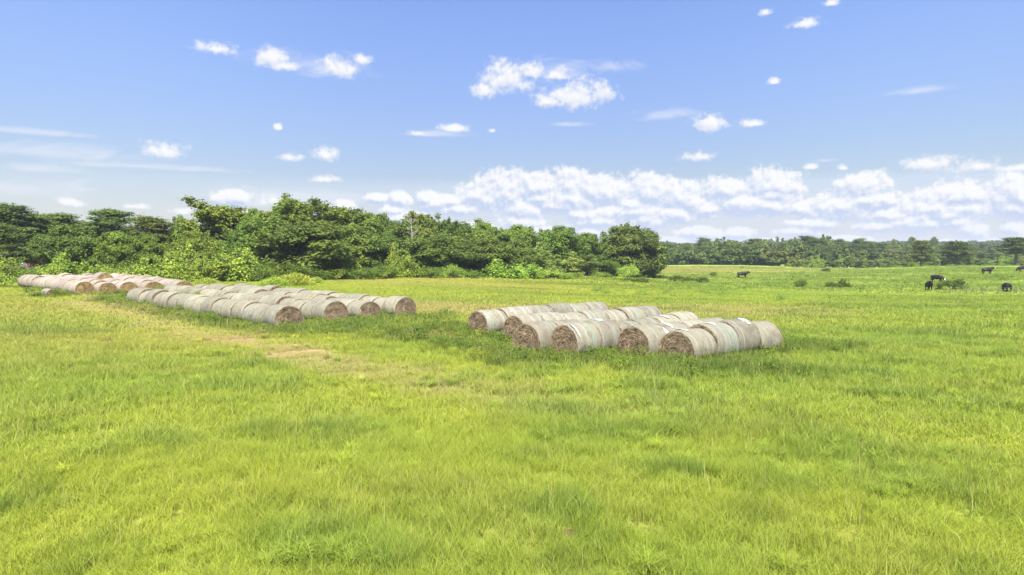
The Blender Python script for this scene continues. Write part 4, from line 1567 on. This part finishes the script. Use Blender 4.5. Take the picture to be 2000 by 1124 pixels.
# far wood behind the rise
GF = 'trees of the far wood'
f_px = np.linspace(1235, 2060, 26)
for q, (dd, cnt, lab) in enumerate([(318, 30, 'green tree in the front rank of the far wood'), (352, 34, 'green tree in the middle rank of the far wood'), (400, 34, 'green tree on the skyline of the far wood')]):
    for i in range(cnt):
        px = 1230 + (850) * (i + random.uniform(.1, .9)) / cnt
        sky_y = float(np.interp(px, [1230, 1290, 1350, 1420, 1500, 1600, 1700, 1800, 1900, 2080], [474, 476, 466, 465, 462, 463, 471, 474, 482, 484]))
        top = sky_y + (17, 9, 1)[q] + random.uniform(-4, 7)
        kind = random.choice(['far', 'far', 'pine', 'tallpine'] if q else ['far', 'far', 'pine'])
        if 1690 < px < 1960 and q == 0:
            top += 8
        plant(kind, 'pine_tree' if 'pine' in kind else 'broadleaf_tree', px, dd + random.uniform(-14, 14), top, random.uniform(40, 60), lab, 'tree', GF, random.uniform(.8, 1.0))
for i in range(34):
    px = 1540 + 460 * (i + random.uniform(0, .9)) / 34
    plant(random.choice(['willow', 'far', 'spire']), 'young_tree', px, 290 + random.uniform(-6, 10), random.uniform(497, 512), random.uniform(20, 32), 'small bright young tree along the foot of the far wood', 'tree',
          'young trees along the foot of the far wood', 1.0)
for kind, px, d, top, w_, label in [('pine', 1799, 262, 470, 46, 'big dark pine at the pasture edge, left of the right-hand pair'), ('pine', 1868, 262, 472, 58, 'broad dark pine at the pasture edge, right of the right-hand pair'),
                                    ('tallpine', 1984, 255, 464, 60, 'dark pine standing at the right edge of the picture'),
                                    ('umbrella', 1780, 420, 463, 16, 'lone small-crowned pine above the far skyline, left one'), ('umbrella', 1823, 420, 463, 14, 'lone thin pine above the far skyline, right one'),
                                    ('umbrella', 1745, 430, 467, 8, 'tiny lone pine tip above the far skyline')]:
    plant(kind, 'pine_tree', px, d, top, w_ * 1.1, label, 'tree', 'pines at the pasture edge', 1.0)

# woods on the hills far behind read as one mass
Vs, Ts = [], []
dummy = [tree_broad(s, 16, 16, .8, .1, .18, .8, (1.4, 2.2))[0] for s in (41, 42, 43)]
src = []
for me_ in dummy:
    co = np.empty(len(me_.vertices) * 3, np.float32)
    me_.vertices.foreach_get('co', co)
    tt_ = np.empty(len(me_.vertices), np.float32)
    me_.attributes['tint'].data.foreach_get('value', tt_)
    src.append((co.reshape(-1, 3), tt_))
for me_ in dummy:
    bpy.data.meshes.remove(me_)
for i in range(900):
    d = random.choice([random.uniform(520, 720), random.uniform(720, 1100), random.uniform(1000, 1600)])
    px = random.uniform(1150, 2250)
    x, y = at(px, d)
    s = random.uniform(1.1, 1.7)
    co, tt_ = random.choice(src)
    Vs.append(co * np.array([s * 1.5, s * 1.5, s]) + np.array([x, y, tz(x, y) - .5]))
    Ts.append(tt_)
Vs, Ts = np.concatenate(Vs), np.concatenate(Ts)
dw = obj('distant_woods', mesh_np('distant_woods', Vs, np.arange(len(Vs)).reshape(-1, 4), [M_leaf], False, {'tint': Ts}))
dw.color = (.10, .14, .04, 1)
tag(dw, 'hazy blue-green woods covering the hills far behind the pasture on the right', 'woods', kind='stuff')

# leafy weeds by the bales
r_ = np.random.default_rng(77)


def weed_mesh(seed):
    r = np.random.default_rng(seed)
    V, T = [], []
    mb = MB()
    for s in range(9):
        a, ro = r.uniform(0, 6.28), r.uniform(.1, .45)
        top = np.array([math.cos(a) * ro, math.sin(a) * ro, r.uniform(.5, 1.0)])
        mb.tube([(top[0] * .3, top[1] * .3, -.05), tuple(top * [.7, .7, .6]), tuple(top)], [.012, .009, .004], 4)
        n = 16
        f_ = r.uniform(.2, 1, n)
        P = top * np.stack([f_, f_, f_], 1) + np.stack([r.normal(0, .09, n), r.normal(0, .09, n), r.normal(0, .03, n)], 1)
        P[:, 2] = np.maximum(P[:, 2], .05)
        N_ = np.stack([r.normal(0, .5, n), r.normal(0, .5, n), np.ones(n)], 1)
        V.append(leaf_quads(P, N_, r.uniform(.07, .13, n), .36, r))
        T.append(np.repeat(np.clip(r.normal(.5, .25, n), 0, 1), 4))
    V, T = np.concatenate(V), np.concatenate(T)
    return (mesh_np('leaves', V, np.arange(len(V)).reshape(-1, 4), [M_weed], False, {'tint': T}), mb.mesh('stem', [M_weed], True))


WM = [weed_mesh(s) for s in (51, 52, 53)]
for px, base, hpx, wpx, tone, label in [
    (1372, 712, 36, 52, .9, 'big-leaved dark weed in front of the foremost bale of the nearest stack'),
    (1190, 694, 24, 54, 1.0, 'leafy weed between the two right-hand rows and the orange-brown face'),
    (1440, 700, 14, 50, .8, 'low dark weed beside the front row of the nearest stack'),
    (985, 676, 26, 58, .85, 'bushy weed left of the third face of the nearest stack'),
    (945, 662, 16, 46, 1.1, 'bushy weed in front of the leftmost face of the nearest stack'),
    (1020, 692, 16, 32, 1.1, 'pale weed at the foot of the third face of the nearest stack'),
    (1100, 698, 14, 30, 1.1, 'pale weed at the foot of the orange-brown face'),
    (1245, 700, 16, 40, 1.05, 'pale weed at the foot of the second face from the right'),
    (1430, 716, 16, 60, .75, 'dark matted weed right of the big-leaved weed'),
    (302, 601, 20, 32, 1.3, 'pale leafy weed against the front row of the middle stack'),
    (268, 594, 14, 34, 1.1, 'leafy weed at the left end of the middle stack'),
    (58, 575, 14, 40, 1.1, 'leafy weed before the left end of the far left stack'),
    (70, 582, 12, 34, 1.1, 'leafy weed left of the small lone bale'),
    (808, 655, 16, 44, .8, 'dark weed beside the bare red soil'),
]:
    x, y = ground(px, base)
    rt = thing('leafy_weed', label, 'weed', (x, y, tz(x, y)), random.uniform(0, 6), 'leafy weeds by the bales', (wpx / F * y / 1.0, wpx / F * y / 1.0, hpx / F * y / .95))
    lv, st = WM[random.randrange(3)]
    for nm_, me_ in (('leaves', lv), ('stem', st)):
        o = obj(nm_, me_, rt)
        o.color = (.085 * tone, .17 * tone, .03 * tone, 1)
# saplings growing up through the middle stack
for px, d, top, w_, label in [(316, 60.5, 556, 24, 'green sapling poking up at the far end of the middle stack'), (358, 56.5, 566, 30, 'green weeds growing between bales, left clump of the middle stack'),
                              (388, 55.5, 567, 24, 'green weeds growing between bales, right of the left clump'), (417, 66, 557, 26, 'green weeds between the back rows of the middle stack'),
                              (514, 62.5, 554, 26, 'green sapling behind the middle of the middle stack'), (503, 60, 566, 16, 'small green weed below the sapling of the middle stack')]:
    plant('bush', 'sapling', px, d, top, w_ * 1.1, label, 'sapling', 'saplings in the middle stack', .95)

# ------------------------------------------------------------------ cattle
def cow_mesh(graze, white, seed):
    me = bpy.data.meshes.new('cow_cage')
    V, E, R = [], [], []

    def node(p, r, par=None):
        V.append(p)
        R.append(r)
        if par is not None:
            E.append((par, len(V) - 1))
        return len(V) - 1
    hip = node((-.72, 0, 1.02), .35)
    mid_ = node((-.2, 0, .93), .45, hip)
    chest = node((.35, 0, .93), .43, mid_)
    sh = node((.66, 0, 1.04), .34, chest)
    if graze:
        nk = node((.97, 0, .86), .23, sh)
        pl = node((1.18, 0, .55), .16, nk)
        ey = node((1.28, 0, .38), .135, pl)
        mz = node((1.38, 0, .18), .10, ey)
        ear = (1.10, .62)
    else:
        nk = node((.97, 0, 1.16), .24, sh)
        pl = node((1.22, 0, 1.30), .16, nk)
        ey = node((1.38, 0, 1.22), .135, pl)
        mz = node((1.56, 0, 1.08), .10, ey)
        ear = (1.18, 1.38)
    for s in (-1, 1):
        a = node((-.74, s * .2, .84), .23, hip)
        b = node((-.64, s * .23, .62), .15, a)
        c_ = node((-.84, s * .22, .42), .082, b)
        d = node((-.79, s * .22, .12), .06, c_)
        node((-.75, s * .20, .02), .055, d)
        a = node((.55, s * .2, .74), .18, sh)
        b = node((.57, s * .2, .42), .09, a)
        c_ = node((.55, s * .2, .12), .06, b)
        node((.60, s * .18, .02), .055, c_)
        node((ear[0], s * .24, ear[1]), .035, pl)
    ta = node((-1.02, 0, 1.12), .045, hip)
    tb = node((-1.10, 0, .80), .028, ta)
    node((-1.08, 0, .42), .05, tb)
    me.from_pydata(V, E, [])
    o = bpy.data.objects.new('cow_cage', me)
    COL.objects.link(o)
    o.modifiers.new('skin', 'SKIN')
    ss = o.modifiers.new('sub', 'SUBSURF')
    ss.levels = ss.render_levels = 1
    for sv_, r in zip(me.skin_vertices[0].data, R):
        sv_.radius = (r, r)
    me.skin_vertices[0].data[0].use_root = True
    dg = bpy.context.evaluated_depsgraph_get()
    res = bpy.data.meshes.new_from_object(o.evaluated_get(dg))
    bpy.data.objects.remove(o)
    res.name = 'cow'
    res.materials.clear()
    res.materials.append(M_cow)
    res.materials.append(M_white)
    for p in res.polygons:
        p.use_smooth = True
        if white and p.center.x > (1.17 if graze else 1.2) and abs(p.center.y) < .16:
            p.material_index = 1
    return res


CM = {(g, w): cow_mesh(g, w, 1) for g in (0, 1) for w in (0, 1)}
GCow = 'black cattle in the pasture'
for px, base, hgt, heading, graze, white, label in [
    (1450, 544, 12.5, 0, 0, 0, 'lone black cow with raised head standing side-on in the middle of the pasture'),
    (1928, 536, 12.5, 0, 0, 1, 'black cow with white face standing side-on at the right'),
    (1997, 532, 11.5, 180, 1, 0, 'black cow cut off by the right edge, grazing'),
    (1830, 552, 14, -60, 1, 1, 'black cow with head down just behind the front-facing cow'),
    (1814, 568, 17, -110, 0, 0, 'black cow standing left of the large round bush'),
    (1874, 565, 13, 10, 0, 0, 'black cow half hidden behind the right side of the large bush'),
    (1966, 571, 17, 75, 1, 0, 'black cow seen from behind near the wire fence'),
]:
    x, y = ground(px, base)
    k_ = hgt * 1.15 / F * y / 1.38
    k_ = min(max(k_, .85), 1.3)
    if 'half hidden' in label:
        x, y = at(1871, ground(1858, 568)[1] + 2.6)
    o = obj('cow', CM[(graze, white)], None, (x, y, tz(x, y) - .02), (0, 0, math.radians(heading)), (k_,) * 3)
    tag(o, label, 'cow', GCow)

# ------------------------------------------------------------------ wire fence at the right
fx = [ground(px, 576) for px in (1855, 1887, 1918, 1949, 1985, 2020, 2060, 2100)]
rt = thing('wire_fence', 'thin wire fence on short posts crossing the pasture at the right', 'fence', (fx[0][0], fx[0][1], tz(*fx[0])))
o0 = rt.location
pm = MB()
pm.tube([(0, 0, -.3), (0, 0, .6), (0, 0, 1.15)], [.055, .05, .045], 7)
pm = pm.mesh('post', [M_post], True)
for x, y in fx:
    obj('post', pm, rt, (x - o0.x, y - o0.y, tz(x, y) - o0.z))
for hh_ in (.45, .75, 1.02):
    wm = MB()
    wm.tube([(x - o0.x, y - o0.y, tz(x, y) - o0.z + hh_) for x, y in fx], .008, 4)
    obj('wire', wm.mesh('wire', [M_wire]), rt)

# ------------------------------------------------------------------ brick house at the left
d = 100
xr, _ = at(60, d)
xl, _ = at(-60, d)
zb = tz(xr, d)
cx = (xl + xr) / 2
wd_ = xr - xl
rt = thing('brick_house', 'low red brick house with grey roof half hidden behind pines at the left edge', 'house', (cx, d, zb))
m_ = MB()
m_.box((0, 2.25, 1.1), (wd_, 4.5, 3.0))
obj('wall', m_.mesh('wall', [M_brick]), rt)
m_ = MB()
hw = wd_ / 2 + .5
m_.add([(-hw, -.5, 2.62), (hw, -.5, 2.62), (hw, 5, 2.62), (-hw, 5, 2.62), (-hw + 2, 2.25, 3.2), (hw - 2, 2.25, 3.2)], [(0, 1, 5, 4), (2, 3, 4, 5), (3, 2, 1, 0)])
m_.add([(hw, -.5, 2.621), (hw, 5, 2.621), (hw - 2, 2.25, 3.2), (-hw, -.5, 2.621), (-hw + 2, 2.25, 3.2), (-hw, 5, 2.621)], [(0, 1, 2), (3, 4, 5)])
obj('roof', m_.mesh('roof', [M_roof]), rt)
for wx_ in (-2.6, 0.4, wd_ / 2 - 1.3):
    m_ = MB()
    m_.box((wx_, -.02, 1.5), (1.3, .08, 1.3))
    fr = obj('window', m_.mesh('window', [M_trim]), rt)
    m_ = MB()
    m_.box((wx_, -.07, 1.5), (1.1, .04, 1.1))
    obj('pane', m_.mesh('pane', [M_pane]), fr)
x, y = at(65.5, 99)
m_ = MB()
m_.box((0, 0, .55), (.75, .6, 1.0))
m_.box((0, 0, 1.08), (.82, .66, .06))
m_.box((0, -.31, .55), (.6, .02, .75))
m_.box((0, 0, 0), (.95, .8, .1))
tag(obj('utility_box', m_.mesh('utility_box', [M_trim]), None, (x, y, tz(x, y))), 'grey metal utility box standing beside the brick house', 'utility box')

# ------------------------------------------------------------------ haze
m, t, out = mat('haze_air')
pv = t.new('ShaderNodeVolumePrincipled')
pv.inputs['Color'].default_value = (.80, .88, 1.0, 1)
pv.inputs['Density'].default_value = 0.0002
pv.inputs['Anisotropy'].default_value = 0.0
t.l.new(pv.outputs[0], out.inputs['Volume'])
zmin = float(gz.min()) - 1.0
mb = MB()
mb.box((0, 0, (zmin + 34) / 2), (11400, 11400, 34 - zmin))
hz = obj('haze', mb.mesh('haze', [m]))
tag(hz, 'thin pale summer haze softening the far woods', 'haze', kind='stuff')
